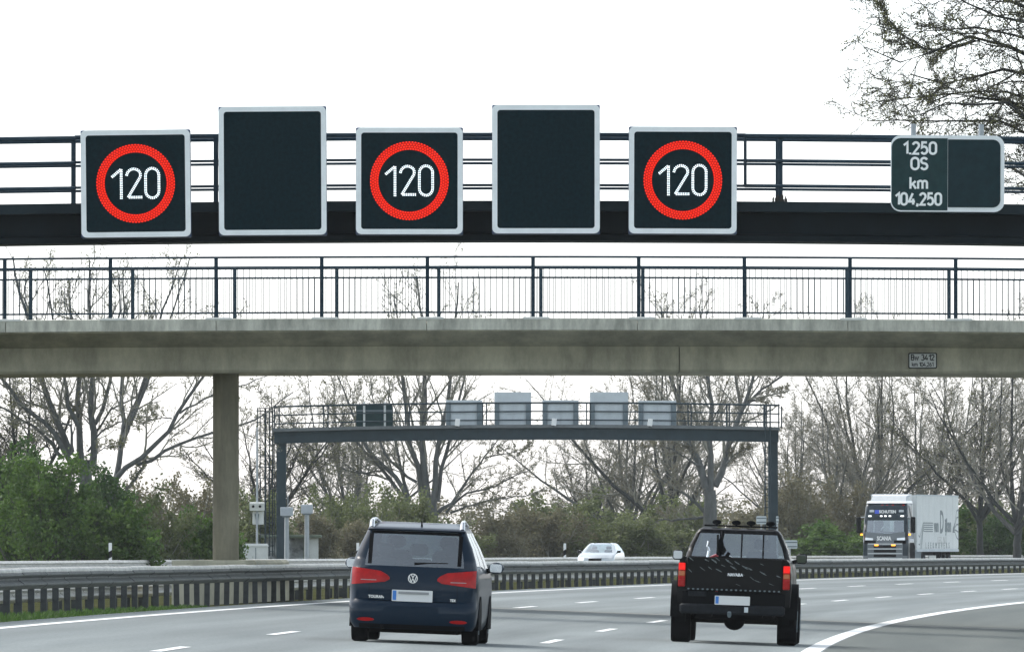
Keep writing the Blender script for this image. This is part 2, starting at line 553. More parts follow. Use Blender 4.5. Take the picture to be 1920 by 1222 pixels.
def strip(name, o0, o1, s0, s1, zf, m, parent=None, ds=6.0, kind=None, nx=1, label=None):
    """sheet along the road between offsets o0..o1"""
    n = max(2, int((s1 - s0) / ds) + 1)
    v, f, uv = [], [], []
    for i in range(n):
        s = s0 + (s1 - s0) * i / (n - 1)
        for j in range(nx + 1):
            o = o0 + (o1 - o0) * j / nx
            x, y = road(s, o)
            v.append((x, y, zf(o)))
            uv.append((o, s))
    w = nx + 1
    for i in range(n - 1):
        for j in range(nx):
            a = i * w + j
            f.append((a, a + 1, a + w + 1, a + w))
    me = bpy.data.meshes.new(name)
    me.from_pydata(v, [], f)
    ul = me.uv_layers.new(name="UVMap")
    for lp in me.loops:
        ul.data[lp.index].uv = uv[lp.vertex_index]
    me.materials.append(m)
    o = link(name, me, parent)
    return tag(o, label, kind=kind)


# ------------------------------------------------------------------ ground, roads
mb = MB()
ring_n = 64
R_ = 9000
mb.add([(0, 0, -.9)] + [(R_ * math.cos(2 * math.pi * i / ring_n), R_ * math.sin(2 * math.pi * i / ring_n), -.9) for i in range(ring_n)], [(0, 1 + i, 1 + (i + 1) % ring_n) for i in range(ring_n)])
mb.build("ground", M["ground"], kind="structure")

PROF = [(-200, -1.0), (-90, .05), (-42, .10), (-39.6, .13), (-27.3, .13), (-26.5, .10), (-14.5, .06), (-13.3, .06), (-9.3, .15), (-8.6, .30), (-7.0, .255), (7.0, -.285), (9.6, -.385), (14, -.55), (60, -.6), (160, -1.0)]
v, f = [], []
SS = [-60 + 12 * i for i in range(92)]
for s in SS:
    for o, z in PROF:
        x, y = road(s, o)
        v.append((x, y, z))
w = len(PROF)
for i in range(len(SS) - 1):
    for j in range(w - 1):
        a = i * w + j
        f.append((a, a + 1, a + w + 1, a + w))
me = bpy.data.meshes.new("roadside_verge")
me.from_pydata(v, [], f)
me.materials.append(M["verge"])
tag(link("roadside_verge", me), kind="structure")

carriage = strip("carriageway", -8.0, 4.02, -60, 900, lambda o: zroad(o) + .0, M["carriage"], kind="structure", nx=4)
shoulder = strip("hard_shoulder", 4.02, 9.4, -60, 900, lambda o: zroad(o) + .0, M["shoulder"], kind="structure", nx=1)
strip("drain_channel", -10.5, -9.35, -60, 900, lambda o: .145 if o < -10 else .165, M["opposite"], kind="structure", nx=1)
opp = strip("opposite_carriageway", -39.3, -27.6, -60, 900, lambda o: OPP_Z, M["opposite"], kind="structure", nx=4)
ZL = lambda o: zroad(o) + .006
strip("edge_line", -7.40, -7.20, -20, 700, ZL, M["paint"], carriage)
strip("edge_line", 3.72, 4.00, -20, 700, ZL, M["paint"], carriage)
strip("edge_line", -38.0, -37.8, 100, 800, lambda o: OPP_Z + .006, M["paint"], opp)
strip("edge_line", -28.4, -28.2, 100, 800, lambda o: OPP_Z + .006, M["paint"], opp)


def s_for(px, o):
    lo, hi = 60, 900
    for _ in range(50):
        m_ = (lo + hi) / 2
        x, y = road(m_, o)
        if CX + F * x / y < px: lo = m_
        else: hi = m_
    return m_


# dash middles as read off the photo (column), along the two lane lines
DA = [320, 532, 705, 855, 985, 1100, 1209, 1312, 1413, 1513, 1606, 1695, 1785, 1874, 1962]
DB = [930, 1035, 1137, 1232, 1320, 1407, 1495, 1575, 1656, 1735, 1816, 1893, 1970]
for o0, lst in ((-3.83, DA), (0.0, DB)):
    for px in lst:
        s = s_for(px, o0)
        strip("lane_dash", o0 - .075, o0 + .075, s - 3, s + 3, ZL, M["paint"], carriage, ds=3)
strip("transverse_joint", -7.0, 3.7, 215.5, 217.0, lambda o: zroad(o) + .003, M["joint"], carriage, ds=1)
strip("transverse_joint", 4.05, 6.6, 213.0, 214.5, lambda o: zroad(o) + .003, M["joint"], shoulder, ds=1)

# ------------------------------------------------------------------ guard rails
WB = [(-.05, .755), (.0, .748), (.085, .672), (.085, .655), (.0, .612), (.0, .585), (.085, .53), (.085, .505), (.0, .445), (-.03, .44)]
WBC = WB + [(-.04, .45), (.0, .47), (.06, .515), (.06, .525), (-.02, .58), (-.02, .615), (.06, .66), (.06, .668), (-.01, .73), (-.05, .74)]


def guard_rail(name, label, o0, s0, s1, zg, sec, post_sp, face=1, scale=1.0, skip=None, post_from=None, double=False, fall=0.0, rm="rail", cap=False):
    x0, y0 = road(s0, o0)
    root = thing(name, label, "guard rail", (x0, y0, zg), 0, "guard rails along the motorway")
    k = 0
    s = s0
    rnd = random.Random(int(abs(o0) * 10))
    while s < s1:
        e = s + sec
        rings = []
        jig = rnd.uniform(-.006, .006)
        # sections overlap like shingles: the near end sits 6 mm proud of the previous one
        for q in range(3):
            t = s + (e + .15 - s) * q / 2
            x, y = road(t, o0)
            tx, ty = tang(t)
            rx, ry = ty, -tx
            lift = .004 - .008 * q / 2
            rings.append([(x - x0 + rx * face * (u * scale + lift), y - y0 + ry * face * (u * scale + lift), (z_ * scale if scale != 1 else z_) + jig + fall * (t - 161)) for u, z_ in WBC])
        sec_o = MB().loft(rings).build("rail_section", M[rm], root, smooth=False)
        if cap:      # bright strap added to stand for skylight on the rail's upper slope
            pts = []
            for q in range(3):
                t = s + (e - s) * q / 2 + (.01 if q == 0 else 0)
                x, y = road(t, o0 + face * .012)
                pts.append((x - x0, y - y0, .722 + jig + fall * (t - 161)))
            MB().tube(pts, .05, 10).build("rail_highlight", M["rail"], sec_o, smooth=True)
        s = e
    pm = MB().box(-.05, .05, -.035, .035, -.35, .70).mesh("post", M["rail_post"])
    sp = MB().box(-.09, .0, -.04, .04, .50, .66).mesh("spacer", M["rail_post"])
    s = post_from if post_from is not None else s0 + .6
    while s < s1:
        x, y = road(s, o0 - face * .10)
        th = RA + RK * s
        link("post", pm, root, (x - x0, y - y0, rnd.uniform(-.02, .01) + fall * (s - 161)), (0, rnd.uniform(-.02, .02), -th))
        s += post_sp
    return root


guard_rail("guard_rail", "long dark posted guard rail on the near edge of the median, close behind the lanes", -8.25, 150, 478, zroad(-8.25), 4.0, 2.1, rm="rail_old", fall=-.00062, cap=True)
guard_rail("guard_rail", "lower second guard rail in the median, seen between the posts of the near rail", -11.4, 176, 470, -.06, 4.3, 2.6, face=1)
guard_rail("guard_rail", "pale far guard rail beyond the opposite carriageway, running below the shrubs", -40.2, 372, 690, OPP_Z - .05, 4.3, 4.3, face=1)

# grass fringe along the foot of the near rail
rng = np.random.default_rng(5)
gv, gf = [], []
for i in range(5200):
    s = 152 + 44 * rng.random() ** 1.4
    o = -7.98 - .55 * rng.random() ** .7
    x, y = road(s, o)
    dens = max(0, 1 - (s - 152) / 50)
    hgt = (.05 + .13 * rng.random()) * (.35 + .65 * dens)
    a = rng.random() * 6.28
    dx, dy = math.cos(a) * .02, math.sin(a) * .02
    lx, ly = rng.normal(0, .05), rng.normal(0, .05)
    zb = zroad(o) - .03
    k = len(gv)
    gv += [(x - dx, y - dy, zb), (x + dx, y + dy, zb), (x + lx, y + ly, zb + hgt)]
    gf.append((k, k + 1, k + 2))
me = bpy.data.meshes.new("grass")
me.from_pydata(gv, [], gf)
me.materials.append(M["grass"])
tag(link("grass", me), "short green grass fringe at the foot of the near guard rail", kind="stuff")

# ------------------------------------------------------------------ road bridge
BY = 211.0
BS = F / BY
bz = lambda py: CAMZ + (HY - py) / BS
bx = lambda px: (px - CX) / BS
bridge = thing("road_bridge", "concrete road bridge with open railings crossing the motorway behind the sign gantry", "bridge", (bx(424), BY + 4, zroad(-9)))
BO = (-bridge.location.x, -bridge.location.y, -bridge.location.z)
X0, X1 = -30.0, 30.0
zt, zc, zh, zb_ = bz(597), bz(618.5), bz(646), bz(694.5)


def camb(x):
    return -.00045 * x * x if abs(x) < 16 else -.00045 * 256


def bridge_prism(name, poly, m, x0=X0, x1=X1, parent=bridge, n=30, loc=BO, kind=None):
    rings = []
    for i in range(n + 1):
        x = x0 + (x1 - x0) * i / n
        rings.append([(x, y, z + camb(x)) for y, z in poly])
    return MB().loft(rings).build(name, m, parent, loc)


# edge beams cast in lengths with open joints
joints = [bx(p) for p in (-780, -390, 10, 405, 800, 1195, 1590, 1985, 2380, 2770)]
edges_ = [X0] + [j for j in joints if X0 < j < X1] + [X1]
for i in range(len(edges_) - 1):
    bridge_prism("edge_beam", [(BY, zc), (BY, zt), (BY + .42, zt + .02), (BY + .42, zc)], M["cap"], edges_[i] + .006, edges_[i + 1] - .006, n=6)
    bridge_prism("edge_beam", [(BY + 7.4, zc), (BY + 7.4, zt + .02), (BY + 7.82, zt), (BY + 7.82, zc)], M["cap"], edges_[i] + .006, edges_[i + 1] - .006, n=6)
bridge_prism("deck_slab", [(BY + .06, zc - .002), (BY + .06, zc - .03), (BY + 1.45, zh), (BY + 6.37, zh), (BY + 7.76, zc - .03), (BY + 7.76, zc - .002), (BY + 7.3, zt - .05), (BY + .5, zt - .05)], M["concrete"])
for ga, gb in ((X0, bx(1276) - .008), (bx(1276) + .008, X1)):
    bridge_prism("girder", [(BY + 1.48, zh - .002), (BY + 1.48, zb_ + .05), (BY + 1.53, zb_), (BY + 6.29, zb_), (BY + 6.34, zb_ + .05), (BY + 6.34, zh - .002)], M["concrete"], ga, gb)
# pier and its impact plinth
PY = BY + 3.4
PS = F / PY
pxc = (423.5 - CX) / PS
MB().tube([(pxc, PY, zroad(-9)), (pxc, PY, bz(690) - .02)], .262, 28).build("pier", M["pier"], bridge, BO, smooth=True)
ptop = CAMZ + (HY - 1049.5) / PS
cor = [road(212, -10.25), road(212, -8.56), road(219.5, -8.56), road(219.5, -10.25)]
MB().loft([[(x, y, z) for x, y in cor] for z in (.1, ptop - .05)] + [[(x + (-7.0 + 2.4 * 0 - x) * .02, y + (215.7 - y) * .01, ptop) for x, y in cor]]).build("plinth", M["concrete"], bridge, BO)


def bridge_railing(Y, post_px, zoff, lo_x, hi_x, phase):
    S = F / Y
    root = link("railing", None, bridge, BO)
    ztop = bz(481)
    zmid = bz(502)
    zlow = bz(585)
    zbase = zt
    mm = M["bolt_steel"]
    pitch = 198.3 / BS
    first = (post_px - CX) / S
    end = 29.6
    k0 = math.ceil((-end - first) / pitch)
    k1 = math.floor((end - first) / pitch)
    pm = MB().bbox(-.038, .038, -.03, .03, 0, ztop - zbase, .006).mesh("railing_post", mm)
    fm = MB().bbox(-.27, .27, -.15, .15, -.03, .035, .02).mesh("post_footing", M["patch"])
    bars = MB()
    for zz, r in ((ztop, .022), (zmid, .020), (zlow, .018)):
        pts = []
        n = 48
        for i in range(n + 1):
            x = -end + 2 * end * i / n
            pts.append((x, Y, zz + camb(x)))
        MB().tube(pts, r, 6).build("handrail" if zz == ztop else "rail_bar", mm, root)
    for k in range(k0, k1 + 1):
        x = first + k * pitch
        link("railing_post", pm, root, (x, Y, zbase + camb(x)))
        link("post_footing", fm, root, (x + .06, Y - .01, zbase + camb(x)))
    bmesh_ = MB().box(-.0065, .0065, -.0065, .0065, zlow - zbase - .02, zmid - zbase).mesh("baluster", mm)
    nb = 0
    x = lo_x + phase
    while x < hi_x and nb < 255:
        if abs(((x - first + pitch / 2) % pitch) - pitch / 2) > .06:
            link("baluster", bmesh_, root, (x, Y, zbase + camb(x)))
            nb += 1
        x += .1165
    # the bars beyond the picture, past the first 250 of the row, as one part
    rest = MB()
    for side in (-1, 1):
        x = (hi_x if side > 0 else -lo_x) + .05
        while x < end:
            xx = side * x
            rest.box(xx - .0065, xx + .0065, Y - .0065, Y + .0065, zlow - .02 + camb(xx), zmid + camb(xx))
            x += .1165
    rest.build("baluster", mm, root, kind="stuff")
    return root


bridge_railing(BY + .15, 405, 0, -14.2, 14.2, .03)
bridge_railing(BY + 7.65, 440, 0, -14.6, 14.6, .07)

# number plate of the bridge
bp_ = thing("bridge_number_plate", "small white plate lettered Bw 3412 on the bridge girder at right", "plate", ((1730 - CX) * (BY + 1.45) / F, BY + 1.43, CAMZ + (HY - 676) * (BY + 1.45) / F))
MB().prism_y(rrect(-.275, .275, -.145, .145, .02), -.01, .045).build("backing_plate", M["white_box"], bp_)
MB().ring_y(rrect(-.285, .285, -.155, .155, .025), rrect(-.265, .265, -.135, .135, .018), -.014, .02).build("plate_border", M["black_text"], bp_)
sign_text("lettering", "Bw 3412", .105, M["black_text"], bp_, (.0, -.014, .062), wt=.19, sx=1.02)
sign_text("lettering", "km 104,261", .075, M["black_text"], bp_, (0, -.014, -.075), wt=.18, sx=.98)

# ------------------------------------------------------------------ near sign gantry
GY = 200.0
gz = lambda py: CAMZ + (HY - py) / 100.0
gx = lambda px: (px - CX) / 100.0
gantry = thing("sign_gantry", "dark steel sign gantry with walkway rails spanning the lanes close in front of the bridge", "gantry", (13.4, GY + .8, zroad(8.5)))
GO = (-13.4, -GY - .8, -zroad(8.5))
gc = lambda x: -.00075 * x * x


def g_prism(name, poly, m, x0, x1, n=26):
    rings = []
    for i in range(n + 1):
        x = x0 + (x1 - x0) * i / n
        rings.append([(x, y, z + gc(x)) for y, z in poly])
    return MB().loft(rings).build(name, m, gantry, GO)


GL, GR = -14.5, 13.9
g_prism("walkway_edge", [(GY - .25, gz(396)), (GY - .25, gz(377)), (GY + 1.75, gz(377)), (GY + 1.75, gz(396))], M["gantry_edge"], GL, GR)
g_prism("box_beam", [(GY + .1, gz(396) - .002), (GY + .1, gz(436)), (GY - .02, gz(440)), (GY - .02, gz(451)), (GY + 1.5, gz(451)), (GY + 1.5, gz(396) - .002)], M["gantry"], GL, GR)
for xx in (-14.0, 13.4):
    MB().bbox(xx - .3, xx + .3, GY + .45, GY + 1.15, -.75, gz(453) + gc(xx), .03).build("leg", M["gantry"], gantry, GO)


def g_rail(name, pts, r, m=M["bolt_steel"], n=6):
    return MB().tube(pts, r, n).build(name, m, gantry, GO)


def hline(x0, x1, Y, z, n=12):
    return [(x0 + (x1 - x0) * i / n, Y, z + gc(x0 + (x1 - x0) * i / n)) for i in range(n + 1)]


for zz, r in ((253, .04), (300, .026), (347.5, .026)):
    g_rail("walkway_rail", hline(gx(140), gx(1398), GY - .15, gz(zz)), r)
    g_rail("walkway_rail", hline(GL, GR, GY + 1.7, gz(zz)), r)
# thicker rails of the end bays
for zz in (254, 300.5, 347.5):
    g_rail("walkway_rail", hline(gx(1396), GR, GY - .21, gz(zz)), .042 if zz == 254 else .033)
    g_rail("walkway_rail", hline(GL, gx(141), GY - .21, gz(zz + 1)), .045 if zz == 254 else .036)
pm = MB().bbox(-.045, .045, -.03, .03, 0, 1.27, .008).mesh("rail_post", M["bolt_steel"])
for px in (138, 405, 1463):
    link("rail_post", pm, gantry, (gx(px) + GO[0], GY - .15 + GO[1], gz(378) + gc(gx(px)) + GO[2]))
for px in (-300, 250, 510, 770, 1030, 1280, 1463, 1960):
    link("rail_post", pm, gantry, (gx(px) + GO[0], GY + 1.7 + GO[1], gz(378) + gc(gx(px)) + GO[2]))
g_rail("rail_post", [(gx(1397), GY - .21, gz(347) + gc(4.4)), (gx(1397), GY - .21, gz(252) + gc(4.4))], .03)
# tuft on the walkway edge by the post
tf = MB()
rr = random.Random(3)
for i in range(40):
    a = rr.uniform(-.14, .14)
    hh = rr.uniform(.05, .16) * (1 - abs(a) * 4)
    if hh > .02:
        tf.box(gx(1462) + a - .008, gx(1462) + a + .008, GY - .2 + rr.uniform(-.05, .05), GY - .14 + rr.uniform(-.05, .05), gz(378) - .02, gz(378) + hh)
tf.build("moss_tuft", M["twig_dark"], gantry, GO)


def display_board(px0, px1, py0, py1, label, speed, rot):
    w_, h_ = (px1 - px0) / 100, (py1 - py0) / 100
    # boards hang on the front of the walkway; the front faces stand 0.75 m before the beam
    YF = GY - .75
    k = YF / GY
    cx, cz = gx((px0 + px1) / 2) * k, CAMZ + (HY - (py0 + py1) / 2) / 100 * k
    w_, h_ = w_ * k, h_ * k
    t = thing("led_speed_display" if speed else "led_display", label, "road sign", (cx, YF, cz), 0, "display boards on the near gantry")
    t.rotation_euler = (math.radians(-1.2), rot, 0)
    a, b = w_ / 2, h_ / 2
    MB().bbox(-a, a, .03, .42, -b, b, .015).build("housing", M["housing"], t)
    MB().ring_y(rrect(-a + .004, a - .004, -b + .004, b - .004, .10), rrect(-a + .10, a - .10, -b + .10, b - .10, .055), -.012, .026).build("border", M["board_frame"], t)
    MB().box(-a + .05, a - .05, -.002, .028, -b + .05, b - .05).build("face", M["board_face"], t)
    # two mounting brackets back to the walkway
    MB().box(-a * .6 - .04, -a * .6 + .04, .42, .55, -b * .8, b * .3).build("bracket", M["gantry"], t)
    MB().box(a * .6 - .04, a * .6 + .04, .42, .55, -b * .8, b * .3).build("bracket", M["gantry"], t)
    if speed:
        def dots(pts, r, name, m, lab):
            d = MB()
            for x, z in pts:
                d.add([(x + r * math.cos(i * math.pi / 3), -.016, z + r * math.sin(i * math.pi / 3)) for i in range(6)] + [(x + r * math.cos(i * math.pi / 3), -.003, z + r * math.sin(i * math.pi / 3)) for i in range(6)],
                      [(0, 1, 2, 3, 4, 5)] + [(i, 6 + i, 6 + (i + 1) % 6, (i + 1) % 6) for i in range(6)])
            return d.build(name, m, t, kind="stuff", label=lab)
        pts = []
        for q in range(4):
            r = .597 + .042 * q
            n = 78
            for i in range(n):
                ang = 2 * math.pi * (i + .5 * (q % 2)) / n
                pts.append((r * math.cos(ang), r * math.sin(ang)))
        no = 72
        oc_ = [(.732 * math.cos(2 * math.pi * i / no), .732 * math.sin(2 * math.pi * i / no)) for i in range(no)]
        MB().ring_y(oc_, [(x * .79, z * .79) for x, z in oc_], -.008, -.003).build("ring_glow", M["led_glow"], t)  # glowing backing ring added for red light bleeding between the LEDs
        dots(pts, .0135, "led_ring", M["led_red"], "ring of lit red LEDs")
        Z = lambda zx, zy: ((zx - 605) / 531.3, (605 - zy) / 531.3)
        paths = [[Z(372, 538), Z(462, 462), Z(462, 752)]]
        arc = [Z(516, 522)] + [Z(587 + 68 * math.cos(math.radians(d_)), 522 - 62 * math.sin(math.radians(d_))) for d_ in range(165, -35, -20)]
        paths.append(arc + [Z(530, 742), Z(664, 742)])
        oval = [Z(770 + 66 * math.cos(math.radians(d_)), 522 - 66 * math.sin(math.radians(d_))) for d_ in range(0, 181, 18)]
        oval += [Z(770 - 66 * math.cos(math.radians(d_)), 684 + 66 * math.sin(math.radians(d_))) for d_ in range(0, 181, 18)]
        paths.append(oval + [oval[0]])
        pts = []
        for p in paths:
            L = [0]
            for i in range(1, len(p)):
                L.append(L[-1] + math.dist(p[i], p[i - 1]))
            n = int(L[-1] / .0325)
            for i in range(n + 1):
                dd = L[-1] * i / n
                j = max(0, min(len(p) - 2, next((q for q in range(len(L) - 1) if L[q + 1] >= dd - 1e-9), len(p) - 2)))
                tt = (dd - L[j]) / max(1e-9, L[j + 1] - L[j])
                x, z = p[j][0] + (p[j + 1][0] - p[j][0]) * tt, p[j][1] + (p[j + 1][1] - p[j][1]) * tt
                ux, uz = (p[j + 1][0] - p[j][0]), (p[j + 1][1] - p[j][1])
                ul = math.hypot(ux, uz)
                for sgn in (-1, 1):
                    pts.append((x - uz / ul * .0135 * sgn, z + ux / ul * .0135 * sgn))
        dots(pts, .0125, "led_digits", M["led_white"], "120 in lit white LEDs")
    return t


display_board(151, 357, 243, 445, "lit 120 speed display at the left end of the near gantry", True, -.012)
display_board(409.5, 612, 199, 441, "tall blank dark display between the left and the middle lit 120 boards", False, -.006)
display_board(667, 868, 238.5, 439.5, "lit speed limit 120 display hanging between the two tall blank boards", True, .0)
display_board(922.5, 1125, 196, 438, "tall blank dark display between the middle and the right lit 120 boards", False, .0)
display_board(1179, 1382, 237, 438.5, "lit speed limit 120 display beside the open rails, towards the kilometre sign", True, .004)

kmY = GY - .5
kk = kmY / GY
km = thing("kilometre_sign", "rounded dark green sign reading 1.250 OS km 104,250 on the gantry rails", "road sign", (gx(1777) * kk, kmY, CAMZ + (HY - 325.5) / 100 * kk))
km.rotation_euler = (math.radians(-1.0), .006, 0)
a, b = 1.065, .715
MB().prism_y(rrect(-a, a, -b, b, .19), .0, .03).build("sign_plate", M["board_frame"], km)
# the left half carries its own sheet that leaves only a thin border; the right half a blank cover
left = [(x, z) for x, z in rrect(-a + .02, .5, -b + .025, b - .055, .17) if x < -.02]
left = [(0.0, -b + .025)] + [(0.0, b - .055)] + sorted([p for p in left if p[1] > 0], key=lambda p: -p[0]) + sorted([p for p in left if p[1] <= 0], key=lambda p: p[0])
MB().prism_y(left, -.008, -.001).build("text_panel", M["km_face"], km)
right = [(x, z) for x, z in rrect(-.5, a - .075, -b + .085, b - .075, .14) if x > .02]
right = [(.008, -b + .085)] + sorted([p for p in right if p[1] <= 0], key=lambda p: p[0]) + sorted([p for p in right if p[1] > 0], key=lambda p: -p[0]) + [(.008, b - .075)]
MB().prism_y(right, -.011, -.001).build("blank_panel", M["km_face2"], km)
for s_, py, pxx, sz in (("1.250", 278, 1725, .212), ("OS", 307, 1724, .212), ("km", 344, 1723, .205), ("104,250", 373.5, 1722.5, .212)):
    sign_text("lettering", s_, sz, M["km_text"], km, ((pxx - 1777) / 100 * kk, -.012, (325.5 - py) / 100 * kk), wt=.205, gap=.20, sx=.96 if len(s_) > 5 else 1.06)
for px in (1713, 1840):
    MB().tube([((px - 1777) / 100, .08, -.6), ((px - 1777) / 100, .08, .93)], .05, 12).build("mounting_tube", M["galv"], km, smooth=True)

# ------------------------------------------------------------------ far gantry over the opposite carriageway (seen from behind)
HYD = 495.0
HS = F / HYD
hx = lambda px: (px - CX) / HS
hz = lambda py: CAMZ + (HY - py) / HS
fg = thing("sign_gantry", "distant slate grey sign gantry seen from behind below the bridge", "gantry", (hx(1450), HYD + .8, .05))
FO = (-hx(1450), -HYD - .8, -.05)
fc = lambda x: .0022 * (x + 11) - .0011 * (x - 1) ** 2 + .08


def f_prism(name, poly, m, x0, x1, n=20):
    rings = []
    for i in range(n + 1):
        x = x0 + (x1 - x0) * i / n
        rings.append([(x, y, z + fc(x)) for y, z in poly])
    return MB().loft(rings).build(name, m, fg, FO)


f_prism("walkway_edge", [(HYD - .2, hz(806)), (HYD - .2, hz(800)), (HYD + 1.7, hz(800)), (HYD + 1.7, hz(806))], M["far_edge"], hx(512), hx(1462))
f_prism("box_beam", [(HYD + .1, hz(806) - .003), (HYD + .1, hz(828)), (HYD + 1.4, hz(828)), (HYD + 1.4, hz(806) - .003)], M["far_gantry"], hx(514), hx(1460))
for a0, a1 in ((518, 536), (1441, 1459)):
    MB().bbox(hx(a0), hx(a1), HYD + .4, HYD + 1.1, 0, hz(822), .03).build("leg", M["far_gantry"], fg, FO)
for Y in (HYD - .15, HYD + 1.65):
    for zz, r in ((759, .034), (775, .022), (791, .022)):
        pts = [(hx(513) + (hx(1462) - hx(513)) * i / 20,) for i in range(21)]
        MB().tube([(p[0], Y, hz(zz) + fc(p[0])) for p in pts], r, 5).build("walkway_rail", M["far_gantry"], fg, FO)
pm = MB().box(-.03, .03, -.03, .03, 0, 1.02).mesh("rail_post", M["far_gantry"])
for px in (515, 607, 760, 905, 1100, 1290, 1362, 1432, 1460):
    for Y, dx in ((HYD - .15, 0), (HYD + 1.65, 7)):
        link("rail_post", pm, fg, (hx(px + dx) + FO[0], Y + FO[1], hz(801) + fc(hx(px)) + FO[2]))
# ladder on the right leg, caged ladder beyond the left leg
ld = link("ladder", None, fg, FO)
for px in (1434, 1443.5):
    MB().tube([(hx(px), HYD - .40, hz(758)), (hx(px), HYD - .40, hz(1020))], .038, 5).build("stile", M["far_gantry"], ld)
rg = MB().box(hx(1434), hx(1443.5), HYD - .42, HYD - .38, -.016, .016).mesh("rung", M["far_gantry"])
for i in range(22):
    link("rung", rg, ld, (0, 0, hz(770 + i * 11.3)))
cg = link("ladder_cage", None, fg, FO)
for px, r in ((482, .03), (487, .02), (496.5, .05), (504, .035), (510, .03), (514, .02)):
    MB().tube([(hx(px), HYD + .9 + .3 * math.sin(px), hz(764)), (hx(px), HYD + .9 + .3 * math.sin(px), hz(1042))], r, 5).build("stile", M["far_gantry"], cg)
hoop = [(math.cos(a_ * math.pi / 8) * .40, math.sin(a_ * math.pi / 8) * .35, 0) for a_ in range(17)]
hm = MB().tube(hoop, .014, 4).mesh("hoop", M["far_gantry"])
for i in range(13):
    link("hoop", hm, cg, (hx(498), HYD + .9, hz(770 + i * 21)))
rg2 = MB().box(-.11, .11, -.012, .012, -.012, .012).mesh("rung", M["far_gantry"])
for i in range(30):
    link("rung", rg2, cg, (hx(508), HYD + .85, hz(772 + i * 9)))
MB().box(hx(481), hx(516), HYD + .5, HYD + 1.3, hz(764) - .02, hz(764)).build("landing", M["far_gantry"], cg)


def board_back(px0, px1, py0, py1, label):
    YF = HYD + 1.75
    k = YF / HYD
    t = thing("display_board_back", label, "road sign", (hx((px0 + px1) / 2) * k, YF, CAMZ + (HY - py1) / HS * k), group="backs of the display boards on the far gantry")
    w_, h_ = (px1 - px0) / HS * k, (py1 - py0) / HS * k
    a = w_ / 2
    MB().bbox(-a, a, .0, .45, 0, h_, .01).build("housing", M["alu"], t)
    for x0, x1 in ((-a + .01, -a + .22), (a - .24, a - .01)):
        MB().box(x0, x1, -.11, -.002, .03, min(h_ * .93, 1.18)).build("side_bracket", M["alu_side"], t)
    for x0, x1 in ((-a + .235, -.012), (.012, a - .255)):
        MB().box(x0, x1, -.028, -.002, .03, .62).build("door_panel", M["alu"], t)
        MB().box(x0, x1, -.028, -.002, .645, 1.15).build("door_panel", M["alu"], t)
    return t


board_back(836, 904, 750, 801, "low pale display back nearest the dark double-post sign on the far gantry")
board_back(927, 996, 735, 801, "tall pale display back standing over open sky on the far gantry")
board_back(1017, 1085, 750, 801, "low pale display back between the two tall ones on the far gantry")
board_back(1106, 1178, 735, 801, "tall pale display back in front of bare twigs on the far gantry")
board_back(1197, 1268, 751, 802, "low pale display back at the ladder end of the row on the far gantry")
for px, lab in ((857, "low white detector box under the display back beside the dark sign"), (1038, "small white detector box under the low middle display back"), (1218, "small white detector box at the ladder end of the far gantry")):
    t = thing("detector_box", lab, "detector", (hx(px), HYD - .32, hz(802) + fc(hx(px))), 0, "detector boxes on the far gantry")
    m1 = MB().bbox(-.11, .11, -.12, .1, .0, .33, .012)
    m1.build("case", M["post_white"], t, rot=(0, .12, 0))
    MB().box(-.04, .04, .08, .14, -.05, .1).build("clamp", M["far_gantry"], t)
ds = thing("small_gantry_sign", "dark sign back with two pale posts on the far gantry walkway", "road sign", (hx(702) * 1.003, HYD + 1.9, hz(801)))
MB().prism_y(rrect(-.86, .86, .02, 1.08, .14), .06, .10).build("sign_plate", M["km_face"], ds)
for x in (-.48, .48):
    MB().tube([(x, 0, -.1), (x, 0, 1.2)], .05, 8).build("post", M["white_box"], ds)
for z in (.3, .8):
    MB().box(-.84, .84, .035, .058, z - .03, z + .03).build("cross_rail", M["alu_side"], ds)

# ------------------------------------------------------------------ roadside equipment beyond the far rail
EY = 470.0
ES = F / EY
ex = lambda px: (px - CX) / ES
ez = lambda py: CAMZ + (HY - py) / ES
t = thing("camera_pole", "slim pole with a hooded camera box and hanging cabinet beside the caged ladder", "camera pole", (ex(482), EY, .08))
zb0 = .08
MB().tube([(0, 0, 0), (0, 0, ez(800) - zb0)], [.055, .04], 10).build("pole", M["galv"], t)
MB().prism_x([(-.35, ez(957) - zb0), (.35, ez(956) - zb0), (.35, ez(941) - zb0), (-.45, ez(942.5) - zb0)], -.32, .32).build("hood", M["white_box"], t)
for x in (-.16, .14):
    MB().tube([(x, -.44, ez(949) - zb0), (x, -.36, ez(949) - zb0)], .06, 10).build("lens", M["dark"], t)
MB().bbox(-.20, .29, .06, .40, ez(983) - zb0, ez(958) - zb0, .02).build("cabinet", M["white_box"], t)
MB().prism_y([(-.1, ez(963) - zb0), (.1, ez(963) - zb0), (.02, ez(982) - zb0), (-.02, ez(982) - zb0)], .0, .055).build("cable_shroud", M["alu_side"], t)


def box_pole(px, w_px, pt, pb, lab, whip):
    t = thing("sensor_pole", lab, "sensor pole", (ex(px), EY + 3, .08), 0, "sensor poles before the shelter")
    MB().tube([(0, 0, 0), (0, 0, ez(pb) - .06)], [.11, .10], 12).build("pole", M["galv"], t, smooth=True)
    a = w_px / ES / 2
    MB().bbox(-a, a, -.25, .25, ez(pb) - .08, ez(pt) - .08, .02).build("sensor_head", M["grey_box"], t)
    MB().box(-a * .7, a * .7, -.2, .2, ez(pb + 2.4) - .08, ez(pb) - .081).build("neck_plate", M["alu_side"], t)
    if whip:
        MB().tube([(.05, 0, ez(pt) - .085), (.05, 0, ez(925) - .08)], .016, 5).build("antenna", M["galv"], t)


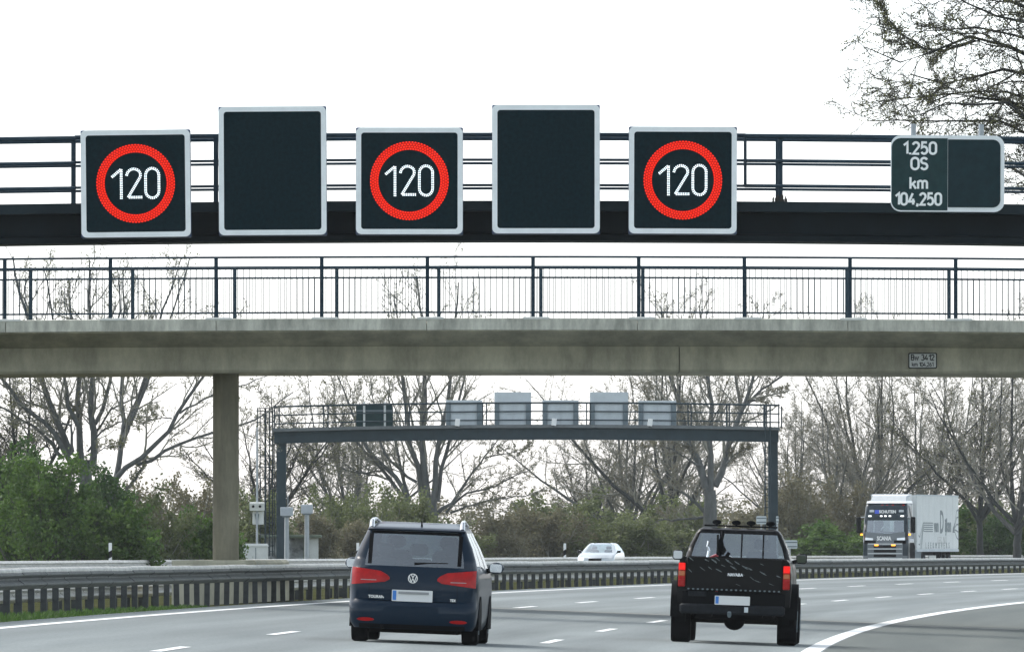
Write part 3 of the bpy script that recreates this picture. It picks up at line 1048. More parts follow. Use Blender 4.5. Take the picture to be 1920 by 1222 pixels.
box_pole(535, 24, 950, 966.5, "pale box head on a pole with a whip aerial, next to the gantry leg", True)
box_pole(573, 22, 945, 962, "darker grey box head on a pole at the open end of the flat roofed shelter", False)
t = thing("switch_cabinet", "white switch cabinet with a low ridged lid beside the bridge pier", "cabinet", (ex(482), EY - 2, .05))
MB().bbox(-.56, .52, -.35, .35, 0, ez(1023) - .05, .015).build("body", M["white_box"], t)
MB().prism_y([(-.60, ez(1023.5) - .05), (.56, ez(1023.5) - .05), (.48, ez(1018.5) - .05), (-.48, ez(1018.5) - .05)], -.4, .4).build("lid", M["post_white"], t)
MB().box(-.015, .015, -.362, -.351, .05, ez(1026) - .05).build("door_gap", M["alu_side"], t)
t = thing("equipment_shelter", "flat roofed shelter with graffiti panels behind the sensor poles", "shelter", (ex(520), 500, .05))
s5 = F / 500
q = lambda px: (px - 520) / s5
qz = lambda py: CAMZ + (HY - py) / s5 - .05
MB().bbox(q(462), q(576), -.9, 1.6, qz(1007.5), qz(1002), .02).build("roof", M["roofgreen"], t)
MB().box(q(470), q(545), .6, .7, 0, qz(1008)).build("back_wall", M["graffiti"], t)
MB().box(q(554), q(571), -.4, -.3, 0, qz(1008)).build("side_panel", M["white_box"], t)
MB().box(q(543), q(551), -.5, -.4, 0, qz(1008)).build("column", M["roofgreen"], t)
MB().box(q(508), q(520), -.2, -.1, 0, qz(1012)).build("side_panel", M["graffiti"], t)
mbb = MB().tube([(q(538), -.3, 0), (q(550), -.3, qz(1016))], .05, 5)
mbb.build("brace", M["far_gantry"], t)


def back_sign(px0, px1, py0, py1, Y, lab, post):
    S = F / Y
    t = thing("small_sign", lab, "road sign", ((px0 + px1 - 2 * CX) / 2 / S, Y, .05), 0, "small sign backs near the far gantry")
    a = (px1 - px0) / S / 2
    zz = lambda py: CAMZ + (HY - py) / S - .05
    MB().prism_y(rrect(-a, a, zz(py1), zz(py0), .05), .0, .03).build("sign_plate", M["alu"], t)
    for x in (-a * .3, a * .3) if post == 2 else (0,):
        MB().tube([(x, .08, 0), (x, .08, zz(py0) - .05)], .04, 8).build("post", M["galv"], t)
    for z in (.25, .75):
        zc_ = zz(py1) + (zz(py0) - zz(py1)) * z
        MB().box(-a * .95, a * .95, -.025, -.002, zc_ - .025, zc_ + .025).build("cross_rail", M["alu_side"], t)


back_sign(1418, 1437, 967, 982, 488, "small white sign back standing close to the far gantry's ladder leg", 1)
back_sign(1455, 1460, 967, 981, 489, "narrow white sign edge showing on the outer side of the far gantry's leg", 1)
back_sign(1467, 1495, 1012, 1028, 505, "wide pale sign back low above the far rail beside the black pickup", 1)


def delineator(px, py_top, Y, lab):
    S = F / Y
    zt_ = CAMZ + (HY - py_top) / S
    h_ = zt_ - .05
    t = thing("delineator_post", lab, "delineator", ((px - CX) / S, Y, .05), group="delineator posts beyond the far rail")
    sec = lambda w0: [(-w0, -.05), (w0, -.05), (.03, .06), (-.03, .06)]
    lev = [(0, 0), (h_ * .97, .02), (h_, 0)]
    MB().loft([[(x, y, 0) for x, y in sec(.065)], [(x, y, h_ - .03) for x, y in sec(.065)], [(x * .8, y * .8, h_) for x, y in sec(.065)]]).build("body", M["post_white"], t)
    MB().loft([[(x * 1.05, y * 1.05 - .001, h_ - (.62 if x < 0 else .54)) for x, y in sec(.065)], [(x * 1.05, y * 1.05 - .001, h_ - (.36 if x < 0 else .28)) for x, y in sec(.065)]]).build("black_band", M["dark"], t)


delineator(207, 1017, 417, "white delineator post with black band before the green bushes")
delineator(671, 1017, 471, "white delineator post half hidden behind the navy car's left edge")
delineator(1059, 1018, 523, "white delineator post leaning beside the oncoming pale car")

# ------------------------------------------------------------------ vehicles
class Hull:
    """car body from horizontal slices: (z, y_rear, y_front, half width, corner radius, rear bulge, front bulge)"""
    NR, NC, NS = 12, 6, 14

    def __init__(self, lev):
        self.lev = lev

    def ring(self, l):
        z, yr, yf, w, rc, br, bf = l
        pts, tags = [], []
        xi = w - rc
        nr, nc, ns = self.NR, self.NC, self.NS
        yrc = yr + br * (xi / w) ** 2
        yfc = yf - bf * (xi / w) ** 2
        for i in range(nr):
            x = -xi + 2 * xi * i / nr
            pts.append((x, yr + br * (x / w) ** 2, z)); tags.append('r')
        for i in range(nc):
            a = math.radians(-90 + 90 * i / nc)
            pts.append((xi + rc * math.cos(a), yrc + rc + rc * math.sin(a), z)); tags.append('cr')
        for i in range(ns):
            pts.append((w, yrc + rc + (yfc - yrc - 2 * rc) * i / ns, z)); tags.append('s')
        for i in range(nc):
            a = math.radians(90 * i / nc)
            pts.append((xi + rc * math.cos(a), yfc - rc + rc * math.sin(a), z)); tags.append('cf')
        for i in range(nr):
            x = xi - 2 * xi * i / nr
            pts.append((x, yf - bf * (x / w) ** 2, z)); tags.append('f')
        for i in range(nc):
            a = math.radians(90 + 90 * i / nc)
            pts.append((-xi + rc * math.cos(a), yfc - rc + rc * math.sin(a), z)); tags.append('cf')
        for i in range(ns):
            pts.append((-w, yfc - rc - (yfc - yrc - 2 * rc) * i / ns, z)); tags.append('s2')
        for i in range(nc):
            a = math.radians(180 + 90 * i / nc)
            pts.append((-xi + rc * math.cos(a), yrc + rc + rc * math.sin(a), z)); tags.append('cr')
        return pts, tags

    def par(self, z):
        L = self.lev
        for a, b in zip(L, L[1:]):
            if a[0] <= z <= b[0]:
                t = (z - a[0]) / max(1e-6, b[0] - a[0])
                return [p + (q - p) * t for p, q in zip(a, b)]
        return L[-1] if z > L[-1][0] else L[0]

    def rear(self, x, z):
        z_, yr, yf, w, rc, br, bf = self.par(z)
        xi = w - rc
        ax = abs(x)
        if ax <= xi:
            return yr + br * (x / w) ** 2
        yrc = yr + br * (xi / w) ** 2
        d = min(.999, (ax - xi) / rc)
        return yrc + rc - rc * math.sqrt(1 - d * d)

    def front(self, x, z):
        z_, yr, yf, w, rc, br, bf = self.par(z)
        xi = w - rc
        ax = abs(x)
        if ax <= xi:
            return yf - bf * (x / w) ** 2
        yfc = yf - bf * (xi / w) ** 2
        d = min(.999, (ax - xi) / rc)
        return yfc - rc + rc * math.sqrt(1 - d * d)

    def build(self, root, paint, gl0, gl1, pillars=(), rear_glass=True, interior=None):
        """faces of slices gl0..gl1 become glass, except pillars; returns nothing"""
        rings = [self.ring(l) for l in self.lev]
        n = len(rings[0][0])
        body, glass = MB(), {}
        vs = [p for r, _ in rings for p in r]
        body.v = list(vs)
        tags = rings[0][1]
        for j in range(len(rings) - 1):
            sidx = 0
            for i in range(n):
                q = (j * n + i, j * n + (i + 1) % n, (j + 1) * n + (i + 1) % n, (j + 1) * n + i)
                tg = tags[i]
                isg = gl0 <= j < gl1
                if isg:
                    if tg in ('cr', 'cf'):
                        isg = False
                    elif tg in ('s', 's2'):
                        first = tags.index(tg)
                        k = i - first
                        if tg == 's2': k = self.NS - 1 - k
                        if k in pillars: isg = False
                    elif tg == 'r' and not rear_glass:
                        isg = False
                if isg:
                    glass.setdefault(tg, []).append(q)
                else:
                    body.f.append(q)
        body.f.append(tuple(range(n))[::-1])
        body.f.append(tuple((len(rings) - 1) * n + i for i in range(n)))
        # floor of the cabin at belt level
        body.f.append(tuple(gl0 * n + i for i in range(n)))
        body.build("body", paint, root, smooth=True)
        for tg, nm in (('r', 'rear_window'), ('f', 'windshield'), ('s', 'side_window'), ('s2', 'side_window')):
            if tg in glass:
                g = MB()
                idx = sorted({i for q in glass[tg] for i in q})
                mp = {a: b for b, a in enumerate(idx)}
                g.v = [vs[i] for i in idx]
                g.f = [tuple(mp[i] for i in q) for q in glass[tg]]
                g.build(nm, M["glass"], root, smooth=True)

    def patch(self, name, m, root, xs, zlo, zhi, off=.012, nz=4, front=False, label=None):
        """curved panel lying on the rear (or front) face between two edge curves"""
        fn = (lambda x, z: self.front(x, z) + off) if front else (lambda x, z: self.rear(x, z) - off)
        fb = (lambda x, z: self.front(x, z) - .01) if front else (lambda x, z: self.rear(x, z) + .01)
        mb = MB()
        nx = len(xs)
        P0, P1 = [], []
        for x in xs:
            a, b = zlo(x), zhi(x)
            for j in range(nz + 1):
                z = a + (b - a) * j / nz
                P0.append((x, fn(x, z), z)); P1.append((x, fb(x, z), z))
        k = len(P0)
        mb.v = P0 + P1
        w = nz + 1
        for i in range(nx - 1):
            for j in range(nz):
                a = i * w + j
                mb.f.append((a, a + w, a + w + 1, a + 1))
        rim = [i * w for i in range(nx)] + [(nx - 1) * w + j for j in range(1, w)] + [i * w + nz for i in range(nx - 2, -1, -1)] + [j for j in range(nz - 1, 0, -1)]
        for a, b in zip(rim, rim[1:] + rim[:1]):
            mb.f.append((a, b, b + k, a + k))
        return mb.build(name, m, root, smooth=True, label=label)


def wheel(root, x, y, r, w, rim_m, rim_r=.62):
    mb = MB()
    prof = [(-w / 2, r * .80), (-w / 2, r * .94), (-w / 2 + .03, r), (w / 2 - .03, r), (w / 2, r * .94), (w / 2, r * .80)]
    n = 28
    mb.loft([[(px, math.cos(2 * math.pi * i / n) * pr, math.sin(2 * math.pi * i / n) * pr) for i in range(n)] for px, pr in prof])
    t = mb.build("wheel", M["tyre"], root, (x, y, r), smooth=True)
    sx = 1 if x > 0 else -1
    rm = MB()
    rr = r * rim_r
    rm.loft([[(sx * (w / 2 - .05), math.cos(2 * math.pi * i / n) * rr, math.sin(2 * math.pi * i / n) * rr) for i in range(n)], [(sx * (w / 2 - .03), math.cos(2 * math.pi * i / n) * rr * .95, math.sin(2 * math.pi * i / n) * rr * .95) for i in range(n)]])
    for k in range(5):
        a = k * 2 * math.pi / 5
        rm.tube([(sx * (w / 2 - .025), 0, 0), (sx * (w / 2 - .025), math.cos(a) * rr * .9, math.sin(a) * rr * .9)], .035, 5)
    rm.build("rim", rim_m, t)
    return t


def lin(a, b, n=10):
    return [a + (b - a) * i / n for i in range(n + 1)]


def number_plate(root, x, y, z, w_, h_, off=0):
    p = MB().prism_y(rrect(-w_ / 2 - .012, w_ / 2 + .012, -h_ / 2 - .012, h_ / 2 + .012, .01), 0, .02).build("number_plate", M["plate"], root, (x, y, z))
    MB().box(-w_ / 2, -w_ / 2 + .05, -.003, .001, -h_ / 2 + .004, h_ / 2).build("blue_band", M["plate_blue"], p)
    return p


def heading(s):
    return -(RA + RK * s)


# --- navy people carrier in the middle lane
tY = 149.0
tX = (770 - CX) * tY / F
tO = tX - road(tY, 0)[0]
van = thing("passenger_car", "dark navy people carrier with chrome roof rails driving in the middle lane", "car", (tX, tY, zroad(tO)), heading(tY) - .012)
van.rotation_euler = (0, math.atan(BANK), heading(tY) - .012)
H = Hull([
    # z, yr, yf, w, rc, br, bf
    (.20, .10, 4.25, .82, .16, .08, .2),
    (.27, .035, 4.33, .87, .20, .08, .25),
    (.40, .005, 4.38, .893, .22, .09, .3),
    (.52, .0, 4.38, .897, .22, .10, .3),
    (.565, .03, 4.38, .897, .22, .10, .3),
    (.60, .085, 4.37, .897, .20, .08, .3),
    (.78, .07, 4.33, .90, .20, .08, .32),
    (.93, .09, 4.20, .90, .20, .08, .35),
    (1.02, .12, 3.95, .89, .19, .08, .35),
    (1.075, .145, 3.45, .875, .18, .08, .3),
    (1.20, .21, 3.15, .84, .16, .08, .25),
    (1.36, .30, 2.80, .785, .14, .08, .22),
    (1.50, .375, 2.50, .72, .12, .08, .2),
    (1.565, .40, 2.40, .695, .12, .08, .2),
    (1.585, .34, 2.34, .685, .12, .06, .2),
    (1.60, .36, 2.30, .68, .14, .06, .2),
    (1.625, .58, 2.26, .66, .16, .08, .2),
    (1.65, .84, 2.22, .635, .18, .10, .2),
    (1.675, 1.12, 2.16, .60, .2, .12, .2),
    (1.692, 1.42, 2.05, .54, .2, .12, .2),
])
H.build(van, M["navy"], 9, 13, pillars=(4, 9, 10))
cx = lambda px: (px - 775) / 134.2
cz = lambda py: (1206 - py) / 134.2
# frit band and sill around the rear window, spoiler lip
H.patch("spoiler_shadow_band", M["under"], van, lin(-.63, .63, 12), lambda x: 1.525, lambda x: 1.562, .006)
H.patch("window_frit", M["under"], van, lin(-.655, -.60, 2), lambda x: 1.10, lambda x: 1.52, .004)
H.patch("window_frit", M["under"], van, lin(.60, .655, 2), lambda x: 1.10, lambda x: 1.52, .004)

def tl_lo(x):
    t = (abs(x) - .335) / .535
    return .885 - .035 * min(1, t / .12) - .05 * max(0, t - .12) / .88


def tl_hi(x):
    t = (abs(x) - .335) / .535
    return .915 + .075 * min(1, t / .25) ** .6 + .055 * max(0, t - .1) / .9


for sg in (-1, 1):
    tl = H.patch("tail_light", M["red_lens"], van, [sg * q_ for q_ in lin(.335, .870, 16)], tl_lo, tl_hi, .016, 5)
    H.patch("reversing_strip", M["plate_grey"], tl, [sg * q_ for q_ in lin(.52, .74, 6)], lambda x: .866, lambda x: .876, .019, 1)
    H.patch("rear_reflector", M["red_lens"], van, [sg * q_ for q_ in lin(.53, .775, 8)], lambda x: .318 - .022 * max(0, 1 - ((abs(x) - .65) / .125) ** 2) ** .5, lambda x: .318 + .026 * max(0, 1 - ((abs(x) - .65) / .125) ** 2) ** .5, .012, 2)
    # roof rails
    MB().tube([(sg * .635, .52, 1.60), (sg * .635, .58, 1.69), (sg * .63, .75, 1.715), (sg * .62, 1.2, 1.725), (sg * .61, 2.2, 1.66)], [.035, .034, .026, .022, .026], 8).build("roof_rail", M["silver"], van, smooth=True)
    # door mirrors
    mr = MB().ball((0, 0, 0), (.115, .09, .085), 12, 8).build("door_mirror", M["navy"], van, (sg * 1.02, 2.62, 1.085), smooth=True)
    MB().tube([(-sg * .07, .02, -.03), (-sg * .18, .05, -.06)], [.03, .045], 6).build("mirror_arm", M["dark"], mr)
    MB().prism_y(rrect(-.085, .085, -.058, .058, .03), -.092, -.082).build("mirror_glass", M["silver"], mr)
    wheel(van, sg * .775, .98, .325, .225, M["alu_side"])
    wheel(van, sg * .775, 3.55, .325, .215, M["alu_side"])
    for yy in (.98, 3.55):
        n = 18
        arch = [(yy + .385 * math.cos(math.pi * i / n), .30 + .385 * math.sin(math.pi * i / n)) for i in range(n + 1)]
        MB().prism_x([(yy + .385, .21)] + arch + [(yy - .385, .21)], sg * .84 - .002, sg * .9075).build("wheel_arch", M["under"], van)
# plate recess, plate, badges, emblem
H.patch("plate_recess", M["navy"], van, lin(-.60, .63, 10), lambda x: .60, lambda x: .775 - .02 * abs(x), -.004)
number_plate(van, cx(774), H.rear(0, .67) - .03, .665, .545, .135)
H.patch("plate_grey_strip", M["plate_grey"], van, lin(-.20, .225, 6), lambda x: .688, lambda x: .722, .046, 1)  # grey strip across the upper part of the blank plate
em = link("emblem", None, van, (cx(774), H.rear(0, cz(1084)) - .014, cz(1084)))
oc = [(.068 * math.cos(2 * math.pi * i / 24), .068 * math.sin(2 * math.pi * i / 24)) for i in range(24)]
MB().ring_y(oc, [(x * .84, z * .84) for x, z in oc], -.012, .012).build("emblem_ring", M["badge"], em)
bar = MB()


def stroke(mb_, p, q_, w_, y0, y1):
    dx, dz = q_[0] - p[0], q_[1] - p[1]
    L = math.hypot(dx, dz)
    nx, nz = -dz / L * w_ / 2, dx / L * w_ / 2
    mb_.prism_y([(p[0] + nx, p[1] + nz), (p[0] - nx, p[1] - nz), (q_[0] - nx, q_[1] - nz), (q_[0] + nx, q_[1] + nz)], y0, y1)


for p, q_ in (((-.024, .054), (0, .010)), ((.024, .054), (0, .010)), ((-.050, .030), (-.022, -.052)), ((.050, .030), (.022, -.052)), ((-.022, -.052), (0, .002)), ((.022, -.052), (0, .002))):
    stroke(bar, p, q_, .011, -.012, .01)
bar.build("emblem_letters", M["badge"], em)
text("badge_lettering", "TOURAN", .055, M["badge"], van, (cx(706), H.rear(.5, .635) - .004, cz(1120.5)), sx=.95, bold=.002)
text("badge_lettering", "TDI", .05, M["badge"], van, (cx(850), H.rear(.55, .63) - .004, cz(1123)), sx=.95, bold=.002)
MB().tube([(cx(775), .16, 1.115), (cx(800), .185, 1.125), (cx(838), .20, 1.135)], [.018, .014, .007], 6).build("rear_wiper", M["dark"], van)
MB().tube([(.05, .78, 1.62), (.05, .68, 1.71)], [.02, .008], 6).build("roof_aerial", M["dark"], van)
# shut lines
for sg in (-1, 1):
    H.patch("shut_line", M["under"], van, [sg * .615, sg * .62], lambda x: .60, lambda x: .87, .002, 3)
H.patch("lower_valance", M["under"], van, lin(-.74, .74, 12), lambda x: .205, lambda x: .262, .008, 1)
H.patch("shut_line", M["under"], van, lin(-.62, .62, 10), lambda x: .585, lambda x: .592, .003, 1)
# underside, exhaust
MB().box(-.62, .62, .5, 4.1, .14, .26).build("underbody", M["under"], van)
MB().tube([(-.42, .06, .23), (-.42, .6, .22)], .035, 8).build("exhaust_pipe", M["under"], van)
# seats and headrests behind the glass, pale headliner and pillars
for x, yy in ((-.47, 1.15), (0, 1.15), (.47, 1.15)):
    st = MB().bbox(-.21, .21, -.07, .07, -.4, .12, .05).build("rear_seat", M["seat"], van, (x, yy, 1.06))
    MB().bbox(-.13, .13, -.05, .05, .16, .33, .04).build("headrest", M["seat"], st)
for x, yy in ((-.38, 2.0), (.38, 2.0)):
    st = MB().bbox(-.24, .24, -.07, .07, -.5, .20, .06).build("front_seat", M["seat"], van, (x, yy, 1.10))
    MB().bbox(-.14, .14, -.05, .05, .22, .40, .05).build("headrest", M["seat"], st)
MB().box(-.64, .64, .5, 2.1, 1.548, 1.556).build("headliner", M["headliner"], van)

# --- black pickup in the right lane
pY = 165.0
pX = (1372 - CX) * pY / F
pO = pX - road(pY, 0)[0]
pick = thing("pickup_truck", "black lifted pickup with four roof lamps and lit tail lights in the right lane", "pickup", (pX, pY, zroad(pO)))
pick.rotation_euler = (0, math.atan(BANK) * .9, heading(pY))
kx = lambda px: (px - 1373) / 121.2
kz = lambda py: (1207.5 - py) / 121.2
bp = M["black_paint"]
# bed
mb = MB()
mb.bbox(-.80, .80, .06, 1.9, .60, .74, .02)
mb.build("bed_floor", M["under"], pick)
for sg in (-1, 1):
    prof = [(sg * .74, .60), (sg * .87, .60), (sg * .885, .85), (sg * .875, 1.10), (sg * .85, 1.28), (sg * .80, 1.33), (sg * .74, 1.33)]
    MB().prism_y(prof, .05, 1.85).build("bed_side", bp, pick, smooth=True)
    tl = MB().bbox(-.054, .054, -.035, .03, -.185, .185, .012).build("tail_light", M["red_lens"], pick, (sg * .81, .035, kz(1080)))
    MB().bbox(-.05, .05, -.043, -.03, .075, .18, .008).build("brake_lens", M["red_lit"], tl)
    MB().bbox(-.05, .05, -.043, -.03, -.02, .06, .008).build("indicator_lens", M["amber"], tl)
    MB().bbox(-.05, .05, -.043, -.03, -.18, -.07, .008).build("reflector_lens", M["red_lens"], tl)
    # wheel arch flares
    n = 20
    arch = [(1.05 + .56 * math.cos(math.pi * i / n), .40 + .56 * math.sin(math.pi * i / n)) for i in range(n + 1)]
    inner = [(1.05 + .44 * math.cos(math.pi * i / n), .40 + .44 * math.sin(math.pi * i / n)) for i in range(n, -1, -1)]
    MB().prism_x(arch + inner, sg * .80, sg * .985).build("wheel_flare", M["dark"], pick, smooth=True)
    wheel(pick, sg * .825, 1.05, .375, .30, M["alu_side"], .5)
    wheel(pick, sg * .825, 3.95, .375, .29, M["alu_side"], .5)
    MB().box(sg * .80 - .05, sg * .80 + .05, .55, .62, .32, .62).build("mud_flap", M["dark"], pick)
# tailgate with pressed ribs
mb = MB().bbox(-.742, .742, .0, .06, kz(1109), 1.335, .015)
tg = mb.build("tailgate", bp, pick)
rs = random.Random(8)
st = MB()
# pale flecks painted as reflections, running diagonally over the tailgate
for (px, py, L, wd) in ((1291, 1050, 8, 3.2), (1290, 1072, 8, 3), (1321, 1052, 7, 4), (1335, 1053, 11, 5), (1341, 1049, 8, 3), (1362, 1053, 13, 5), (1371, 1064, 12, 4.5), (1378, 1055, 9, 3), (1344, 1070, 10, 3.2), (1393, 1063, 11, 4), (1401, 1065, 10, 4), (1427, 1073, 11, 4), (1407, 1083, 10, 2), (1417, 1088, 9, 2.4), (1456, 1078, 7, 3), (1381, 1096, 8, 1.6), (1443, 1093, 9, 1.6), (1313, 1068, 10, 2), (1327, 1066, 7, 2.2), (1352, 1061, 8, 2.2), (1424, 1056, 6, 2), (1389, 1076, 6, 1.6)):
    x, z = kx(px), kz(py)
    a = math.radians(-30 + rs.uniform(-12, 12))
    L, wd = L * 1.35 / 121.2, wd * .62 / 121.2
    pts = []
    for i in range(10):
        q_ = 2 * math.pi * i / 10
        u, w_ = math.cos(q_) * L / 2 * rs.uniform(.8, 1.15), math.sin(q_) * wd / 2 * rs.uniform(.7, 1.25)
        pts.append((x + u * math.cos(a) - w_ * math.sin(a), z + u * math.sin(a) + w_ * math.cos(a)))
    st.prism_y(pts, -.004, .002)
st.build("painted_reflection", M["streak"], tg, kind="stuff")
text("badge_lettering", "NAVARA", .062, M["silver"], tg, (kx(1375), -.004, kz(1077.5)), rot=(math.pi / 2, 0, 0), sx=.95, bold=.003)
# beaded protection strip along the lower tailgate edge
for i in range(20):
    MB().bbox(-.016, .016, -.016, .0, -.012, .012, .005).build("strip_stud", M["alu_side"], tg, (-.70 + 1.40 * i / 19, -.0, kz(1106)))
# valance, bumper, plate
MB().bbox(-.80, .80, .02, .10, .60, kz(1110), .01).build("rear_valance", M["dark"], pick)
MB().bbox(-.70, -.42, -.02, .04, kz(1120), kz(1110), .01).build("step_pad", M["bumper"], pick)
MB().bbox(-.83, .80, -.12, .10, .455, .61, .03).build("rear_bumper", M["bumper"], pick)
number_plate(pick, kx(1371.5), -.14, kz(1125.5), .52, .115)
MB().tube([(kx(1367), -.02, .50), (kx(1367), -.22, .44), (kx(1367), -.24, .50)], .03, 8).build("tow_ball", M["alu_side"], pick)
MB().box(kx(1398) - .03, kx(1398) + .03, -.15, -.12, .50, .58).build("trailer_socket", M["alu"], pick)
# chassis and rear axle
MB().box(-.45, -.33, .1, 4.2, .42, .56).build("chassis_rail", M["under"], pick)
MB().box(.33, .45, .1, 4.2, .42, .56).build("chassis_rail", M["under"], pick)
ax = MB().tube([(-.75, 1.05, .375), (-.2, 1.05, .375)], .06, 8)
ax.tube([(-.2, 1.05, .375), (.75, 1.05, .375)], .06, 8)
ax.ball((0, 1.02, .37), (.17, .18, .16), 14, 9)
ax.build("rear_axle", M["under"], pick, smooth=True)
MB().bbox(-.62, .62, .7, 4.2, .36, .60, .03).build("underbody", M["under"], pick)
# cab (its floor is the belt line)
HC = Hull([
    (.42, 1.98, 4.75, .84, .10, .02, .2),
    (.60, 1.95, 4.85, .87, .10, .02, .25),
    (.95, 1.93, 4.85, .885, .10, .02, .3),
    (1.18, 1.93, 4.70, .875, .10, .02, .3),
    (1.26, 1.94, 4.30, .85, .10, .02, .3),
    (1.31, 1.95, 3.85, .825, .09, .02, .25),
    (1.50, 2.00, 3.55, .765, .08, .02, .2),
    (1.705, 2.06, 3.20, .67, .07, .02, .18),
    (1.765, 2.09, 3.08, .625, .07, .02, .15),
    (1.795, 2.16, 2.95, .56, .07, .02, .15),
])
HC.build(pick, bp, 5, 7, pillars=(4, 5, 9))
for px in (1338.5, 1379.5, 1420.5):
    x = kx(px)
    MB().tube([(x, 1.94, 1.31), (x, 2.045, 1.71)], .013, 5).build("window_divider", M["dark"], pick)
MB().tube([(-.80, 1.93, 1.32), (.80, 1.93, 1.32)], .02, 6).build("window_sill", M["dark"], pick)
MB().bbox(-.55, .60, 2.30, 2.40, 1.815, 1.84, .008).build("lamp_bar", M["dark"], pick)
for px in (1330, 1367, 1395, 1432):
    lm = MB().loft([[(.072 * math.cos(2 * math.pi * i / 14) * sc, yy, .04 * math.sin(2 * math.pi * i / 14) * sc) for i in range(14)] for sc, yy in ((.7, -.05), (1, -.035), (1, .04), (.9, .05))]).build("roof_lamp", M["dark"], pick, (kx(px), 2.35, 1.882))
    MB().box(-.015, .015, -.015, .015, -.06, -.03).build("lamp_foot", M["dark"], lm)
for sg in (-1, 1):
    mr = MB().bbox(-.085, .085, -.05, .06, -.08, .08, .03).build("door_mirror", bp, pick, (sg * .975, 3.25, 1.35))
    MB().prism_y(rrect(-.07, .07, -.062, .062, .03), -.056, -.051).build("mirror_glass", M["glass_dark"] if sg > 0 else M["post_white"], mr)  # left glass painted white to stand for reflected sky
    MB().tube([(-sg * .08, .02, -.04), (-sg * .16, .02, -.07)], .03, 6).build("mirror_arm", M["dark"], mr)
for x in (-.36, .36):
    s_ = MB().bbox(-.24, .24, -.07, .07, -.5, .12, .05).build("seat", M["seat"], pick, (x, 2.62, 1.32))
    MB().bbox(-.13, .13, -.05, .05, .15, .31, .04).build("headrest", M["seat"], s_)
MB().tube([(.02, 2.95, 1.66), (.06, 2.95, 1.66)], .035, 8).build("interior_mirror", M["silver"], pick)

# --- bicycle lying in the pickup bed, bar end and wheel standing above the tailgate
byk = thing("bicycle", "dark bicycle with a red frame leaning in the pickup bed against the cab", "bicycle", (0, 0, 0))
byk.matrix_world = pick.matrix_basis @ Matrix.Translation((kx(1345), 1.1, .75))
bk = lambda px, py, y=0.0: (kx(px) - kx(1345), y, kz(py) - .75)
MB().tube([bk(1343, 1052), bk(1340, 1030), bk(1346, 1003), bk(1347, 996)], [.025, .03, .022, .03], 8).build("seat_post", M["dark"], byk)
MB().loft([[(bk(1342, 1032)[0] + dx * sc, dy * sc, bk(0, py)[2]) for dx, dy in ((-.04, -.04), (.045, -.04), (.05, .1), (-.03, .1))] for sc, py in ((.5, 1036), (1.1, 1028), (1.0, 1020), (.5, 1010))]).build("saddle", M["dark"], byk)
MB().tube([bk(1336, 1050), bk(1337, 1025), bk(1336.5, 1003)], .016, 6).build("brake_lever", M["dark"], byk)
MB().tube([bk(1319, 1050), bk(1321, 1034), bk(1318, 1026), bk(1320, 1016)], [.03, .024, .02, .024], 8).build("handlebar", M["silver"], byk)
MB().tube([bk(1324, 1047), bk(1334, 1042), bk(1344, 1050)], .024, 8).build("frame", M["bike_red"], byk)
MB().tube([bk(1345, 1040), bk(1348, 1032), bk(1346, 1023)], [.03, .05, .02], 8).build("bar_bag", M["dark"], byk)
MB().tube([bk(1351, 1052), bk(1355, 1043), bk(1359, 1036)], [.03, .03, .025], 8).build("fork", M["dark"], byk)
MB().tube([bk(1356, 1042, .05), bk(1372, 1052, .05), bk(1380, 1062, .05)], .022, 8).build("crossbar", M["alu"], byk)
wv = [(.33 * math.cos(2 * math.pi * i / 28), .33 * math.sin(2 * math.pi * i / 28)) for i in range(29)]
MB().tube([(bk(1350, 0)[0] + x, -.1 + .25 * z_, .34 + z_ * .75) for x, z_ in wv], .024, 6).build("front_wheel", M["tyre"], byk)
MB().tube([bk(1338, 1046), (bk(1338, 0)[0], -.1, .04)], .02, 6).build("down_tube", M["bike_red"], byk)

# --- oncoming white car
aY = 505.0
aX = (1139 - CX) * aY / F
car = thing("oncoming_car", "pale silver oncoming estate car with a dark roof panel, half hidden by the near rail", "car", (aX, aY, OPP_Z), math.pi - .14)
car.scale = (.935, .935, .96)
A = Hull([
    (.18, .1, 4.75, .84, .2, .08, .25),
    (.30, .02, 4.85, .90, .25, .08, .3),
    (.55, .0, 4.87, .925, .25, .08, .32),
    (.72, .02, 4.82, .93, .25, .08, .35),
    (.84, .05, 4.60, .92, .24, .08, .4),
    (.94, .08, 4.10, .90, .22, .08, .4),
    (1.0, .12, 3.60, .87, .18, .08, .32),
    (1.15, .3, 3.25, .80, .15, .08, .28),
    (1.33, .6, 2.75, .69, .12, .08, .25),
    (1.40, .75, 2.45, .64, .12, .08, .22),
    (1.44, .95, 2.25, .57, .12, .08, .2),
    (1.455, 1.2, 2.0, .45, .12, .08, .2),
])
A.build(car, M["silver_paint"], 6, 9, pillars=(4, 9))
MB().box(-.42, .42, 1.2, 2.1, 1.450, 1.462).build("roof_panel", M["dark"], car)
for sg in (-1, 1):
    A.patch("headlight", M["lamp_white"] if sg > 0 else M["lens_clear"], car, [sg * q_ for q_ in lin(.58, .86, 6)], lambda x: .62, lambda x: .745, .012, 3, front=True)
    mr = MB().ball((0, 0, 0), (.11, .07, .07), 10, 6).build("door_mirror", M["white_paint"], car, (sg * 1.0, 3.15, 1.03), smooth=True)
    MB().tube([(-sg * .06, 0, -.03), (-sg * .15, .05, -.08)], .03, 6).build("mirror_arm", M["dark"], mr)
    MB().box(-.09, .09, .062, .072, -.055, .055).build("mirror_back", M["dark"], mr)
    wheel(car, sg * .80, .98, .33, .22, M["silver"])
    wheel(car, sg * .80, 3.90, .33, .22, M["silver"])
